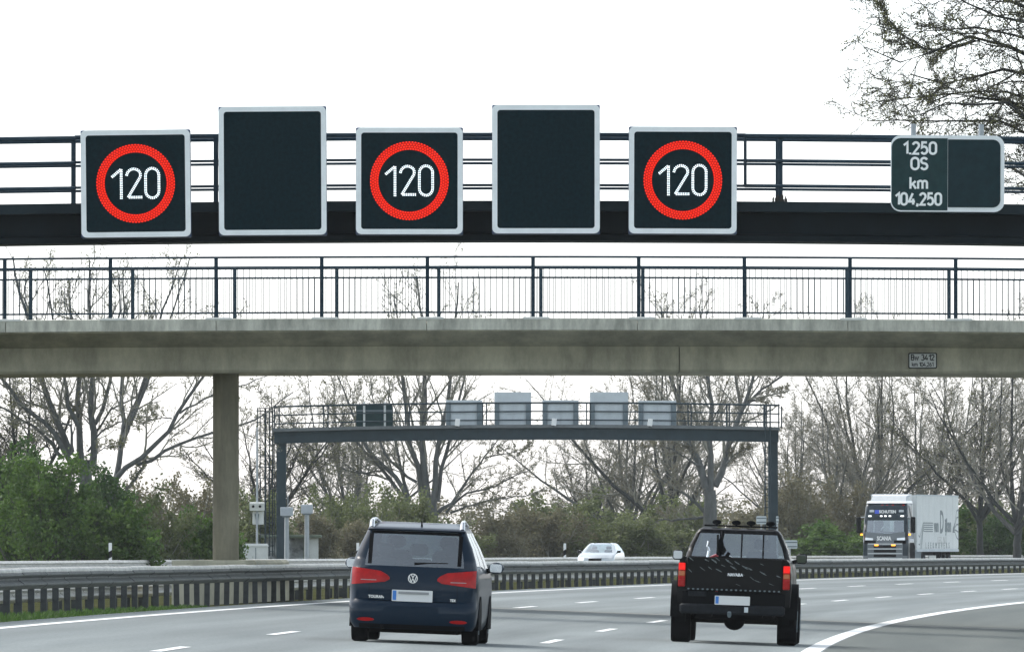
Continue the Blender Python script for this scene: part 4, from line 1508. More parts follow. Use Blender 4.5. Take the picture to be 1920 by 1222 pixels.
A.patch("grille", M["dark"], car, lin(-.33, .33, 8), lambda x: .42 + .06 * abs(x), lambda x: .70, .012, 3, front=True)
A.patch("grille_frame", M["silver"], car, lin(-.36, .36, 8), lambda x: .705, lambda x: .735, .02, 1, front=True)
MB().prism_y(rrect(-.26, .26, -.055, .055, .01), 0, .015).build("number_plate", M["plate"], car, (0, 4.90, .45))
for x in (-.36, .36):
    s_ = MB().bbox(-.22, .22, -.07, .07, -.5, .1, .05).build("seat", M["seat"], car, (x, 2.2, 1.02))
    MB().bbox(-.13, .13, -.05, .05, .12, .28, .04).build("headrest", M["seat"], s_)

# --- oncoming articulated lorry
lY = 582.0
LS = F / lY
lX = (1659 - CX) / LS
lor = thing("articulated_lorry", "oncoming articulated lorry with dark visor cab and white printed trailer on the far side", "lorry", (lX, lY, OPP_Z - .02), -.215)
gx_ = lambda px: (px - 1659) / LS
gz_ = lambda py: CAMZ + (HY - py) / LS - OPP_Z + .02
# cab: local -y is the front
HB = Hull([
    (.35, .06, 2.1, 1.20, .16, .10, .02),
    (.60, .0, 2.15, 1.255, .20, .12, .02),
    (1.40, .0, 2.2, 1.26, .22, .12, .02),
    (1.95, .04, 2.2, 1.255, .22, .12, .02),
    (2.75, .16, 2.2, 1.215, .22, .12, .02),
    (3.10, .22, 2.2, 1.19, .22, .12, .02),
    (3.42, .30, 2.2, 1.16, .22, .12, .02),
    (3.56, .42, 2.2, 1.13, .22, .12, .02),
    (3.64, .60, 2.2, 1.08, .22, .10, .02),
])
HB.build(lor, M["truck_dark"], 3, 4, pillars=(3, 4, 5, 6, 7, 8, 9, 10, 11, 12, 13), rear_glass=True)
fz = gz_
HB.patch("front_panel", M["truck_grey"], lor, lin(-1.10, 1.10, 10), lambda x: fz(1017.5) + .10 * max(0, abs(x) - .6), lambda x: fz(1000.5) + .12 * abs(x), .02)
HB.patch("grille_slat", M["truck_grey"], lor, lin(-.98, .98, 8), lambda x: .40, lambda x: fz(1018), .015)
for i, (a_, b_2) in enumerate(((1022, 1026.5), (1030, 1035), (1038.5, 1043.5))):
    HB.patch("grille_opening", M["under"], lor, lin(-.62, .62, 6), lambda x: fz(b_2), lambda x: fz(a_), .03, 2)
for py in (1018.5, 1027.8, 1036.5, 1045.5):
    HB.patch("grille_slat", M["truck_slat"], lor, lin(-.95, .95, 8), lambda x: fz(py + 1.6), lambda x: fz(py - .4), .045, 1)
text("lettering", "SCANIA", .30, M["post_white"], lor, (gx_(1657.5), HB.rear(0, 1.6) - .04, fz(1009)), sx=.74, bold=.012)
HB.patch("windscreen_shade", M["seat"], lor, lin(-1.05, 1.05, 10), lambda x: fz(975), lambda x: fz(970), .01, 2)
HB.patch("sign_box", M["truck_dark"], lor, lin(-.62, .62, 6), lambda x: fz(963.5), lambda x: fz(954.5), .02, 2)
HB.patch("sign_logo", M["sign_blue"], lor, lin(-.60, -.36, 3), lambda x: fz(962.5), lambda x: fz(955.5), .03, 1)
text("lettering", "SCHUTEN", .22, M["post_white"], lor, (gx_(1663), HB.rear(0, 3.1) - .05, fz(959)), sx=.95, bold=.01)
for px, w_ in ((1629, 3), (1651, 2.2), (1659, 2.2), (1667.5, 2.2), (1690.5, 3.2)):
    x = gx_(px)
    HB.patch("visor_lamp", M["lamp_white"], lor, lin(x - w_ / LS, x + w_ / LS, 2), lambda x: fz(968.2), lambda x: fz(965.6), .03, 1)
for px in (1632.5, 1688.5):
    x = gx_(px)
    HB.patch("visor_decal", M["truck_slat"], lor, lin(x - .13, x + .13, 3), lambda x: fz(959.5), lambda x: fz(955.0) - .1 * abs(x - gx_(px)), .015, 1)
for px in (1652, 1661, 1672, 1692):
    MB().bbox(-.06, .06, -.04, .04, -.03, .03, .01).build("marker_lamp", M["red_lens"], lor, (gx_(px), .40, fz(946.5)))
MB().loft([[(-1.10, .40, 3.60), (1.10, .40, 3.60), (1.16, 2.1, 3.60), (-1.16, 2.1, 3.60)], [(-1.08, .55, 3.72), (1.08, .55, 3.72), (1.14, 2.1, 3.74), (-1.14, 2.1, 3.74)]]).build("cab_roof", M["white_paint"], lor)
MB().loft([[(-.98, 1.0, 3.70), (.98, 1.0, 3.70), (1.12, 2.15, 3.70), (-1.12, 2.15, 3.70)], [(-.92, 1.5, 4.0), (.92, 1.5, 4.0), (1.10, 2.15, 4.10), (-1.10, 2.15, 4.10)]]).build("roof_deflector", M["truck_slat"], lor)
for sg in (-1, 1):
    hl = HB.patch("headlight", M["lens_clear"], lor, [sg * q_ for q_ in lin(.66, 1.10, 5)], lambda x: fz(1012) , lambda x: fz(1008.5) + .10 * (abs(x) - .66), .035, 2)
    HB.patch("headlight_shroud", M["under"], lor, [sg * q_ for q_ in lin(.50, 1.16, 6)], lambda x: fz(1019), lambda x: fz(1012.4), .03, 2)
    HB.patch("grille_lamp", M["amber_lit"], lor, [sg * q_ for q_ in lin(.36, .58, 3)], lambda x: fz(1022.8), lambda x: fz(1020.2), .05, 1)
    HB.patch("bumper_corner", M["truck_grey"], lor, [sg * q_ for q_ in lin(.90, 1.22, 5)], lambda x: .45, lambda x: fz(1041), .04, 2)
    mr = MB().bbox(-.13, .13, -.10, .10, -.48, .42, .05).build("door_mirror", M["dark"], lor, (sg * 1.50, .30, 2.45))
    MB().tube([(-sg * .05, 0, .36), (-sg * .30, .05, .40)], .03, 6).build("mirror_arm", M["truck_slat"], mr)
    MB().bbox(-.06, .06, -.05, .05, -.05, .05, .01).build("indicator_lamp", M["amber_lit"], lor, (sg * 1.33, .22, fz(1001.5)))
    MB().prism_x([(.5, 2.05), (1.2, 2.05), (1.2, 2.8), (.62, 2.8)], sg * 1.252 - .005, sg * 1.262).build("side_window", M["glass_dark"], lor)
    MB().prism_x([(1.3, 3.55), (1.55, 3.55), (1.75, 2.2), (1.6, 2.2)], sg * 1.25 - .005, sg * 1.27).build("side_stripe", M["post_white"], lor)
    wheel(lor, sg * 1.08, 1.35, .50, .32, M["silver"])
    for yy in (5.2, 10.6, 11.9, 13.2):
        wheel(lor, sg * 1.06, yy, .50, .36, M["alu_side"])
    MB().prism_x([(.95, .40), (1.75, .40), (2.25, .55), (2.25, 1.25), (1.95, 1.45), (.8, 1.45), (.7, 1.0)], sg * 1.19, sg * 1.268).build("wheel_flank", M["under"], lor)
    MB().box(sg * 1.22 - .02, sg * 1.22 + .02, 2.3, 4.3, .5, 1.05).build("side_tank", M["alu_side"], lor)
    MB().box(sg * 1.18 - .02, sg * 1.18 + .02, 7.0, 9.2, .45, .75).build("pallet_box", M["truck_slat"], lor)
MB().tube([(-.06 + .24 * math.cos(math.pi * i / 10), .55, 2.12 + .2 * math.sin(math.pi * i / 10)) for i in range(11)], .03, 5).build("steering_wheel", M["alu"], lor)
MB().box(-1.0, 1.0, .35, .5, 1.98, 2.06).build("dashboard", M["seat"], lor)
for x in (-.55, .55):
    s_ = MB().bbox(-.25, .25, -.07, .07, -.2, .65, .05).build("seat", M["seat"], lor, (x, 1.2, 2.0))
MB().box(-.5, .5, 2.2, 15.4, .75, 1.0).build("chassis", M["under"], lor)
# trailer with upright wall panels
tz0, tz1 = fz(1031.0), fz(927)
trl = MB().box(-1.245, 1.245, 2.75, 16.0, tz0, tz1).build("trailer", M["tarp"], lor)
for i in range(7):
    y0 = 2.78 + i * 13.2 / 7
    for sg in (-1, 1):
        MB().box(sg * 1.262 - .015, sg * 1.262 + .015, y0 + .03, y0 + 13.2 / 7 - .03, tz0 + .12, tz1 - .06).build("wall_panel", M["tarp"], trl)
for sg in (-1, 1):
    MB().box(sg * 1.26 - .02, sg * 1.26 + .025, 2.74, 16.01, tz0 - .08, tz0 + .06).build("side_rail", M["alu"], trl)
    MB().box(sg * 1.26 - .02, sg * 1.26 + .025, 2.74, 16.01, tz1 - .05, tz1 + .03).build("side_rail", M["alu"], trl)
SIDE = (math.pi / 2, 0, math.pi / 2)
yv = lambda px: 2.75 + 13.25 * (px - 1718.5) / (1803 - 1718.5)
text("lettering", "van", .92, M["tarp_print"], trl, (1.281, yv(1757.5), fz(985.5)), SIDE, sx=1.15, bold=.045)
text("lettering", "D", 1.75, M["tarp_print"], trl, (1.281, yv(1768.5), fz(979.5)), SIDE, sx=.95, bold=.04)
text("lettering", "ijken", 1.0, M["tarp_print"], trl, (1.281, yv(1781.3), fz(984.5)), SIDE, sx=1.05, bold=.045)
text("lettering", "LEEK (NL)", .55, M["truck_slat"], trl, (1.281, yv(1769), fz(1012.5)), SIDE, sx=1.3)
text("lettering", "LEEKMOVERS", .48, M["tarp_print"], trl, (1.281, yv(1760), fz(1022.5)), SIDE, sx=1.2, space=2.6)
for k in range(5):
    d = k * .115
    wv_ = MB()
    pts = [(yv(1722), fz(1003) - d * 4.2), (yv(1724.5), fz(1003) - .1 - d * 3.6), (yv(1731), fz(979.5) - d * .9), (yv(1734), fz(979.5) - d), (yv(1750.5), fz(979.5) - d)]
    for p, q_ in zip(pts, pts[1:]):
        dy, dz = q_[0] - p[0], q_[1] - p[1]
        h_ = .03
        wv_.add([(1.279, p[0], p[1] - h_), (1.279, q_[0], q_[1] - h_), (1.279, q_[0], q_[1] + h_), (1.279, p[0], p[1] + h_), (1.284, p[0], p[1] - h_), (1.284, q_[0], q_[1] - h_), (1.284, q_[0], q_[1] + h_), (1.284, p[0], p[1] + h_)],
                [(0, 1, 2, 3), (4, 5, 6, 7), (0, 1, 5, 4), (2, 3, 7, 6)])
    wv_.build("printed_stripe", M["tarp_print"], trl)
    wv_ = MB()
    pts = [(yv(1791.5) - d * .3, fz(990) - d * .4), (yv(1795), fz(980) - d), (yv(1799), fz(956) - d * 3.2), (yv(1802), fz(953.5) - d * 3.6)]
    for p, q_ in zip(pts, pts[1:]):
        h_ = .04
        wv_.add([(1.279, p[0], p[1] - h_), (1.279, q_[0], q_[1] - h_), (1.279, q_[0], q_[1] + h_), (1.279, p[0], p[1] + h_), (1.284, p[0], p[1] - h_), (1.284, q_[0], q_[1] - h_), (1.284, q_[0], q_[1] + h_), (1.284, p[0], p[1] + h_)],
                [(0, 1, 2, 3), (4, 5, 6, 7), (0, 1, 5, 4), (2, 3, 7, 6)])
    wv_.build("printed_stripe", M["tarp_print"], trl)

# ------------------------------------------------------------------ vegetation
def norm(a):
    return a / np.maximum(1e-9, np.linalg.norm(a, axis=-1, keepdims=True))


def grow(P, R, m, rng, t0=.25, t1=1.0, ang=(30, 60), lr=(.3, .5), n=5, rr=.55, up=.1, wob=.18, rmin=.006, taper=.35, fall=.5):
    """m children on every branch of P (B,n0,3), R (B,n0); all in one numpy pass"""
    B, n0 = P.shape[:2]
    seg = np.linalg.norm(np.diff(P, axis=1), axis=2)
    L = seg.sum(1)
    idx = np.repeat(np.arange(B), m)
    t = (np.tile(np.arange(m), B) + rng.random(B * m)) / m
    t = t0 + (t1 - t0) * t
    f_ = t * (n0 - 1)
    i0 = np.minimum(f_.astype(int), n0 - 2)
    fr = (f_ - i0)[:, None]
    p = P[idx, i0] * (1 - fr) + P[idx, i0 + 1] * fr
    r = R[idx, i0] * (1 - fr[:, 0]) + R[idx, i0 + 1] * fr[:, 0]
    T = norm(P[idx, i0 + 1] - P[idx, i0])
    perp = rng.normal(size=T.shape)
    perp = norm(perp - T * (perp * T).sum(1, keepdims=True))
    a = np.radians(rng.uniform(ang[0], ang[1], len(T)))[:, None]
    d = norm(np.cos(a) * T + np.sin(a) * perp + np.array([0, 0, up]))
    ln = L[idx] * rng.uniform(lr[0], lr[1], len(T)) * (1 - fall * t)
    Q = np.zeros((len(T), n, 3))
    Q[:, 0] = p
    for j in range(1, n):
        d = norm(d + wob * rng.normal(size=d.shape) + np.array([0, 0, up * .5]))
        Q[:, j] = Q[:, j - 1] + d * (ln / (n - 1))[:, None]
    r0 = np.maximum(r * rr, rmin)
    RR = r0[:, None] * np.linspace(1, taper, n)[None]
    return Q, np.maximum(RR, rmin * .7)


def tubes(batches):
    V, Q = [], []
    off = 0
    for P, R, k in batches:
        B, n = P.shape[:2]
        T = np.zeros_like(P)
        T[:, 1:-1] = P[:, 2:] - P[:, :-2]
        T[:, 0] = P[:, 1] - P[:, 0]
        T[:, -1] = P[:, -1] - P[:, -2]
        T = norm(T)
        ref = np.where(np.abs(T[:, :1, 2:3]) < .8, np.array([0, 0, 1.0]), np.array([1.0, 0, 0]))
        U = norm(np.cross(T, np.broadcast_to(ref, T.shape)))
        Wv = np.cross(T, U)
        an = 2 * np.pi * np.arange(k) / k
        ring = P[:, :, None] + R[:, :, None, None] * (U[:, :, None] * np.cos(an)[:, None] + Wv[:, :, None] * np.sin(an)[:, None])
        V.append(ring.reshape(-1, 3))
        b, j, i = np.meshgrid(np.arange(B), np.arange(n - 1), np.arange(k), indexing='ij')
        base = off + (b * n + j) * k
        q_ = np.stack([base + i, base + (i + 1) % k, base + k + (i + 1) % k, base + k + i], -1).reshape(-1, 4)
        Q.append(q_)
        off += B * n * k
    return np.concatenate(V), np.concatenate(Q)


def leafquads(C, size, rng, flat=.6):
    Mn = len(C)
    u = norm(rng.normal(size=(Mn, 3)))
    v_ = norm(np.cross(u, rng.normal(size=(Mn, 3))))
    s = (size * rng.uniform(.6, 1.3, Mn))[:, None]
    V = np.stack([C - u * s, C - v_ * s * flat, C + u * s, C + v_ * s * flat], 1).reshape(-1, 3)
    return V, np.arange(4 * Mn).reshape(-1, 4)


def npmesh(name, parts):
    """parts: (V, Q, material)"""
    me = bpy.data.meshes.new(name)
    V = np.concatenate([p[0] for p in parts])
    Qs, mi, off = [], [], 0
    for i, (v_, q_, m) in enumerate(parts):
        Qs.append(q_ + off); off += len(v_)
        mi.append(np.full(len(q_), i))
        me.materials.append(m)
    Q = np.concatenate(Qs)
    me.vertices.add(len(V)); me.vertices.foreach_set("co", V.astype(np.float32).ravel())
    me.loops.add(Q.size); me.loops.foreach_set("vertex_index", Q.astype(np.int32).ravel())
    me.polygons.add(len(Q))
    me.polygons.foreach_set("loop_start", np.arange(0, Q.size, 4, dtype=np.int32))
    me.polygons.foreach_set("material_index", np.concatenate(mi).astype(np.int32))
    me.update(calc_edges=True)
    return me


def resample(pts, n, rng, w=.0):
    pts = np.array(pts, float)
    L = np.concatenate([[0], np.cumsum(np.linalg.norm(np.diff(pts, axis=0), axis=1))])
    t = np.linspace(0, L[-1], n)
    q_ = np.stack([np.interp(t, L, pts[:, i]) for i in range(3)], 1)
    if w:
        q_[1:-1] += rng.normal(0, w, (n - 2, 3))
    return q_


def tree(name, label, loc, trunk, limbs, rng, bark, twig, leaf, m=(12, 8, 5), leaf_n=5000, leaf_s=.05, ang=(28, 58), lr1=(.28, .46), up=.12, group="trees along the motorway", rot=0.0, rtip=.35, rmin=.007):
    """trunk, limbs: list of (points, r0, r1) in local metres"""
    n = 12
    tb = []
    P = np.stack([resample(p, n, rng, .03) for p, a_, b_2 in limbs])
    R = np.stack([np.linspace(a_, b_2, n) for p, a_, b_2 in limbs])
    tb.append((P, R, 7))
    for p, a_, b_2 in trunk:
        q_ = resample(p, 8, rng, .02)[None]
        rad = np.linspace(a_, b_2, 8)[None]
        rad[0, 0] *= 1.3
        tb.append((q_, rad, 10))
    t = thing(name, label, "tree", loc, rot, group)
    v_, q_ = tubes(tb)
    me_t = npmesh("trunk", [(v_, q_, bark)])
    me_t.polygons.foreach_set("use_smooth", [True] * len(me_t.polygons))
    link("trunk", me_t, t)
    P1, R1 = grow(P, R, m[0], rng, .12, .98, ang, lr1, 7, .5, up, .14, rmin * 1.6)
    P2, R2 = grow(P1, R1, m[1], rng, .15, 1, (25, 60), (.28, .5), 5, .55, up, .18, rmin * 1.15)
    P3, R3 = grow(P2, R2, m[2], rng, .2, 1, (25, 65), (.35, .65), 4, .6, up * .6, .22, rmin)
    v_, q_ = tubes([(P1, R1, 5), (P2, R2, 4), (P3, R3, 3)])
    parts = [(v_, q_, twig)]
    if leaf_n:
        k = rng.integers(0, len(P3), leaf_n)
        j = rng.integers(1, 4, leaf_n)
        C = P3[k, j] + rng.normal(0, .05, (leaf_n, 3))
        lv, lq = leafquads(C, leaf_s, rng)
        parts.append((lv, lq, leaf))
    link("crown", npmesh("crown", parts), t)
    return t


def copy_tree(t, loc, rotz, sc, label, group=None):
    c = t.copy(); COL.objects.link(c)
    c.location = loc; c.rotation_euler = (0, 0, rotz); c.scale = sc
    c["label"] = label
    if group: c["group"] = group
    for ch in [o for o in bpy.data.objects if o.parent == t]:
        d = ch.copy(); COL.objects.link(d); d.parent = c
    return c


def px_limbs(lst, base, S, rng, depth=.45, conv=None):
    """limb outlines noted in photo pixels -> local metres round the trunk foot; each limb gets its own lean in depth"""
    out = []
    for pts, a_, b_2 in lst:
        k = rng.uniform(-depth, depth)
        p3 = []
        for i, (px, py) in enumerate(pts):
            if conv: px, py = conv(px, py)
            hgt = (base[1] - py) / S
            p3.append(((px - base[0]) / S, k * max(0, hgt - 3.0) + rng.normal(0, .05), hgt))
        out.append((p3, a_, b_2))
    return out


rngA = np.random.default_rng(11)
GZ = .06
# --- left pair of multi-stemmed trees
Y = 436.0
S = F / Y
base = (168, HY + (CAMZ - GZ) * S)
c2 = lambda x, y: (x / 3.395, 700 + y / 3.395)
up_ = lambda x, y: ((x) / 1.0, y)      # points already in photo pixels
L = [
    ([c2(590, 600), c2(600, 400), c2(590, 300), c2(580, 150), c2(600, 20), (172, 640), (169, 560), (171, 490)], 0.160, .03),
    ([c2(520, 600), c2(495, 330), c2(490, 200), c2(495, 10), (146, 640), (132, 590), (128, 520)], 0.160, .03),
    ([c2(450, 520), c2(370, 330), c2(310, 160), c2(265, 20), (66, 640), (47, 590), (30, 540), (24, 480)], 0.152, .03),
    ([c2(450, 560), c2(330, 340), c2(220, 270), c2(130, 190), c2(30, 50), (-14, 660), (-35, 600)], 0.120, .03),
    ([c2(400, 540), c2(350, 470), c2(230, 350), c2(120, 280), c2(0, 210), (-30, 740)], 0.088, .025),
    ([c2(520, 380), c2(440, 200), c2(410, 20), (112, 650), (100, 590), (94, 545), (83, 500)], 0.088, .02),
    ([c2(600, 320), c2(660, 200), c2(700, 20), (213, 640), (222, 575), (216, 500)], 0.096, .02),
    ([c2(600, 420), c2(640, 340), c2(700, 240), c2(780, 190), c2(900, 130), c2(1010, 20)], 0.056, .015),
    ([c2(560, 500), c2(640, 370), c2(780, 310), c2(990, 260)], 0.048, .014),
    ([c2(470, 500), c2(450, 330), c2(380, 320), c2(300, 140), c2(150, 30)], 0.064, .015),
]
tr = [([((165 - 168) / S, 0, 0), ((160 - 168) / S, 0, (base[1] - 862) / S)], .34, .26)]
tree("bare_tree", "bare multi-stemmed tree fanning out behind the green bushes at the left", at(168, base[1], Y), tr, px_limbs(L, base, S, rngA, .25), rngA, M["bark"], M["twig"], M["bud"], (12, 8, 6), 4000, .045)
base = (214, base[1])
L = [
    ([c2(735, 700), c2(770, 480), c2(785, 330), c2(765, 150), c2(770, 10), (228, 640), (231, 575), (228, 510)], 0.128, .025),
    ([c2(760, 480), c2(820, 350), c2(850, 210), c2(930, 30), (290, 640), (300, 590), (320, 540), (336, 490)], 0.112, .02),
    ([c2(800, 380), c2(860, 260), c2(960, 10), (312, 620), (338, 540), (352, 490)], 0.080, .02),
    ([c2(720, 700), c2(760, 650), c2(880, 570), c2(950, 500), c2(1060, 400), c2(1160, 240), c2(1230, 120), c2(1330, 0), (410, 660), (440, 600)], 0.120, .025),
    ([c2(870, 590), c2(960, 560), c2(1070, 480), c2(1200, 430), c2(1360, 385), (480, 790), (545, 740)], 0.080, .02),
    ([c2(1140, 270), c2(1250, 200), c2(1370, 150), (450, 730), (510, 705)], 0.048, .015),
    ([c2(760, 800), c2(870, 660), c2(930, 560)], 0.072, .06),
    ([c2(1090, 300), c2(1000, 295), c2(850, 350)], 0.028, .012),
    ([c2(600, 540), c2(680, 470), c2(790, 450)], 0.024, .012),
]
tr = [([(0, 0, 0), (c2(690, 900)[0] / S - 214 / S, 0, (base[1] - c2(0, 900)[1]) / S), ((c2(735, 690)[0] - 214) / S, 0, (base[1] - c2(0, 680)[1]) / S)], 0.208, .17),
      ([((c2(700, 900)[0] - 214) / S, .1, (base[1] - c2(0, 900)[1]) / S), ((c2(780, 780)[0] - 214) / S, .1, (base[1] - c2(0, 780)[1]) / S)], .13, .10)]
tree("bare_tree", "leaning bare tree whose long limbs reach right towards the bridge pier", at(214, base[1], Y - 6), tr, px_limbs(L, base, S, rngA, .2), rngA, M["bark"], M["twig"], M["bud"], (11, 8, 6), 3000, .045)

# --- middle tree behind the far gantry
Y = 575.0
S = F / Y
base = (815, HY + (CAMZ - GZ) * S)
c3 = lambda x, y: (560 + x / 3.84, 690 + y / 3.84)
L = [
    ([c3(930, 960), c3(905, 700), c3(890, 560), c3(905, 280), c3(905, 50), (798, 640), (788, 570), (783, 525)], 0.221, .03),
    ([c3(890, 960), c3(860, 700), c3(800, 560), c3(780, 280), c3(740, 50), (748, 620), (738, 555)], 0.170, .03),
    ([c3(970, 960), c3(990, 700), c3(1010, 540), c3(1060, 300), c3(1100, 50), (852, 620), (860, 530)], 0.170, .03),
    ([c3(1000, 960), c3(1030, 720), c3(1075, 540), c3(1130, 340), c3(1200, 60), (880, 620)], 0.128, .03),
    ([c3(800, 960), c3(740, 760), c3(700, 560), c3(660, 300), c3(640, 60)], 0.111, .025),
    ([c3(790, 940), c3(700, 780), c3(560, 660), c3(470, 540), c3(380, 300), c3(280, 60)], 0.145, .025),
    ([c3(740, 920), c3(620, 740), c3(480, 600), c3(330, 420), c3(180, 240)], 0.119, .02),
    ([c3(850, 820), c3(740, 750), c3(620, 620), c3(560, 480), c3(520, 100)], 0.085, .02),
    ([c3(990, 1050), c3(1100, 970), c3(1200, 820), c3(1300, 690), c3(1430, 530), c3(1480, 470)], 0.111, .02),
    ([c3(1060, 1040), c3(1200, 900), c3(1380, 860), c3(1640, 740), c3(1720, 690)], 0.076, .015),
    ([c3(1090, 1040), c3(1250, 980), c3(1420, 940), c3(1620, 920), c3(1740, 880)], 0.068, .015),
    ([c3(1340, 650), c3(1500, 610), c3(1680, 575)], 0.043, .012),
    ([c3(640, 800), c3(400, 740), c3(280, 640), c3(190, 550)], 0.060, .012),
    ([c3(600, 740), c3(430, 760), c3(250, 700), c3(30, 660)], 0.060, .012),
]
tr = [([(0, 0, 0), ((c3(950, 930)[0] - 815) / S, 0, (base[1] - c3(0, 930)[1]) / S)], 0.408, .36),
      ([(-.9, .3, 0), ((c3(770, 930)[0] - 815) / S, .2, (base[1] - c3(0, 930)[1]) / S)], .22, .17)]
tree("bare_tree", "large vase-shaped bare tree rising behind the far gantry above the navy car", at(815, base[1], Y), tr, px_limbs(L, base, S, rngA, .3), rngA, M["bark"], M["twig"], M["bud"], (14, 8, 6), 7000, .05, rmin=.010)

# --- pale forked tree behind the far gantry's right end
Y = 600.0
S = F / Y
base = (1333, HY + (CAMZ - GZ) * S)
c4 = lambda x, y: (1040 + x / 3.49, 690 + y / 3.49)
L = [
    ([c4(1000, 830), c4(960, 640), c4(900, 540), c4(860, 420), c4(790, 150), c4(760, 60), (1250, 640), (1240, 570)], .24, .03),
    ([c4(1020, 800), c4(1025, 600), c4(1015, 450), c4(1030, 200), c4(1000, 60), (1320, 640), (1312, 570)], .20, .03),
    ([c4(1050, 770), c4(1110, 640), c4(1140, 500), c4(1220, 280), c4(1190, 60), (1370, 640)], .22, .03),
    ([c4(1180, 380), c4(1250, 200), c4(1300, 60), (1420, 640), (1432, 570)], .14, .02),
    ([c4(1220, 260), c4(1360, 140), c4(1480, 60), (1500, 670)], .09, .02),
    ([c4(1250, 230), c4(1400, 180), c4(1530, 150)], .07, .015),
    ([c4(900, 540), c4(800, 380), c4(640, 240), c4(560, 120)], .10, .02),
    ([c4(1000, 960), c4(930, 880), c4(840, 820), c4(740, 760), c4(620, 650)], .11, .02),
    ([c4(1000, 970), c4(880, 985), c4(700, 990), c4(580, 1050)], .09, .015),
    ([c4(960, 640), c4(880, 600), c4(760, 520), c4(600, 500)], .08, .015),
    ([c4(1110, 640), c4(1180, 560), c4(1290, 520)], .06, .015),
]
tr = [([(0, 0, 0), ((c4(1015, 960)[0] - 1333) / S, 0, (base[1] - c4(0, 960)[1]) / S), ((c4(1015, 800)[0] - 1333) / S, 0, (base[1] - c4(0, 800)[1]) / S)], .52, .34)]
tree("bare_tree", "pale grey forked tree standing behind the far gantry just above the pickup's roof lamps", at(1333, base[1], Y), tr, px_limbs(L, base, S, rngA, .3), rngA, M["bark"], M["twig"], M["bud_brown"], (14, 8, 6), 8000, .05, rmin=.010)

# --- tree at the right verge whose branches hang in at the upper right corner
Y = 226.0
S = F / Y
base = (2190, HY + (CAMZ + .6) * S)
c8 = lambda x, y: (1560 + x / 2.908, y / 2.908)
L = [
    ([(2180, 480), (2050, 210), c8(1047, 375), c8(900, 380), c8(780, 420), c8(640, 445), c8(520, 435), c8(430, 400)], .10, .014),
    ([(2180, 500), (2040, 300), c8(1047, 560), c8(930, 525), c8(800, 530), c8(650, 510), c8(520, 560)], .09, .012),
    ([(2180, 470), (2060, 180), c8(1047, 290), c8(900, 240), c8(820, 200), c8(700, 210), c8(580, 270), c8(420, 330), c8(300, 340), c8(180, 260)], .10, .010),
    ([(2180, 430), (2060, 110), c8(1000, 120), c8(880, 110), c8(760, 50), c8(670, 20), c8(560, -60)], .09, .012),
    ([(2190, 520), (2030, 340), c8(1047, 640), c8(930, 580), c8(780, 590), c8(640, 560), c8(470, 640)], .08, .010),
    ([c8(800, 200), c8(620, 260), c8(470, 230), c8(400, 140), c8(320, 90), c8(280, 0)], .04, .008),
    ([(2180, 400), (2060, 60), c8(1000, 20), c8(860, -30), c8(600, -90), c8(400, -60), c8(250, 20)], .09, .010),
    ([(2180, 440), (2080, 140), c8(1000, 190), c8(840, 170), c8(700, 150), c8(520, 190), c8(350, 190), c8(170, 125)], .06, .008),
    ([(2180, 500), (2050, 280), c8(1040, 480), c8(880, 470), c8(700, 490), c8(420, 530), c8(220, 545)], .06, .008),
    ([(2180, 540), (2040, 380), c8(1040, 700), c8(940, 660), c8(800, 660), c8(600, 640), c8(360, 640), c8(200, 650)], .06, .008),
    ([(2190, 560), (2100, 300), (2020, 60), (1960, -120), (1900, -260)], .14, .03),
    ([(2190, 560), (2160, 200), (2120, -60), (2100, -300)], .16, .04),
    ([(2200, 560), (2260, 260), (2330, 20), (2380, -200)], .15, .03),
    ([(2200, 600), (2320, 420), (2450, 280)], .10, .03),
    ([(2160, 560), (2030, 440), c8(1040, 900), c8(1000, 820)], .05, .01),
]
tr = [([(0, 0, 0), (0, 0, (base[1] - 560) / S)], .30, .22), ([(0, 0, (base[1] - 565) / S), (-.1, 0, (base[1] - 400) / S)], .22, .14)]
tree("budding_tree", "budding tree on the right verge whose dark branches hang in behind the kilometre sign", at(2190, base[1], Y), tr, px_limbs(L, base, S, rngA, .18), rngA, M["bark_dark"], M["twig_dark"], M["bud"], (22, 9, 6), 34000, .024, ang=(25, 70), lr1=(.18, .34), up=.0, rmin=.0065)


# --- generic fan-shaped trees, three prototypes then copies
def fan(rng, hgt, n, spread, trunk_h, r):
    limbs = []
    for i in range(n):
        az = 2 * math.pi * (i + rng.random() * .6) / n
        lean = math.radians(rng.uniform(6, spread)) if i else .05
        z0 = trunk_h * rng.uniform(.7, 1.0)
        p = np.array([0, 0, z0])
        pts = [p.copy()]
        L = (hgt - z0) * rng.uniform(.75, 1.02)
        d = np.array([math.cos(az) * math.sin(lean), math.sin(az) * math.sin(lean), math.cos(lean)])
        for k in range(6):
            d = d + np.array([0, 0, .05]) + rng.normal(0, .08, 3)
            d = d / np.linalg.norm(d)
            p = p + d * L / 6
            pts.append(p.copy())
        limbs.append((pts, r * rng.uniform(.4, .65), .02))
    return [([(0, 0, -.2), (rng.normal(0, .1), 0, trunk_h)], r, r * .75)], limbs


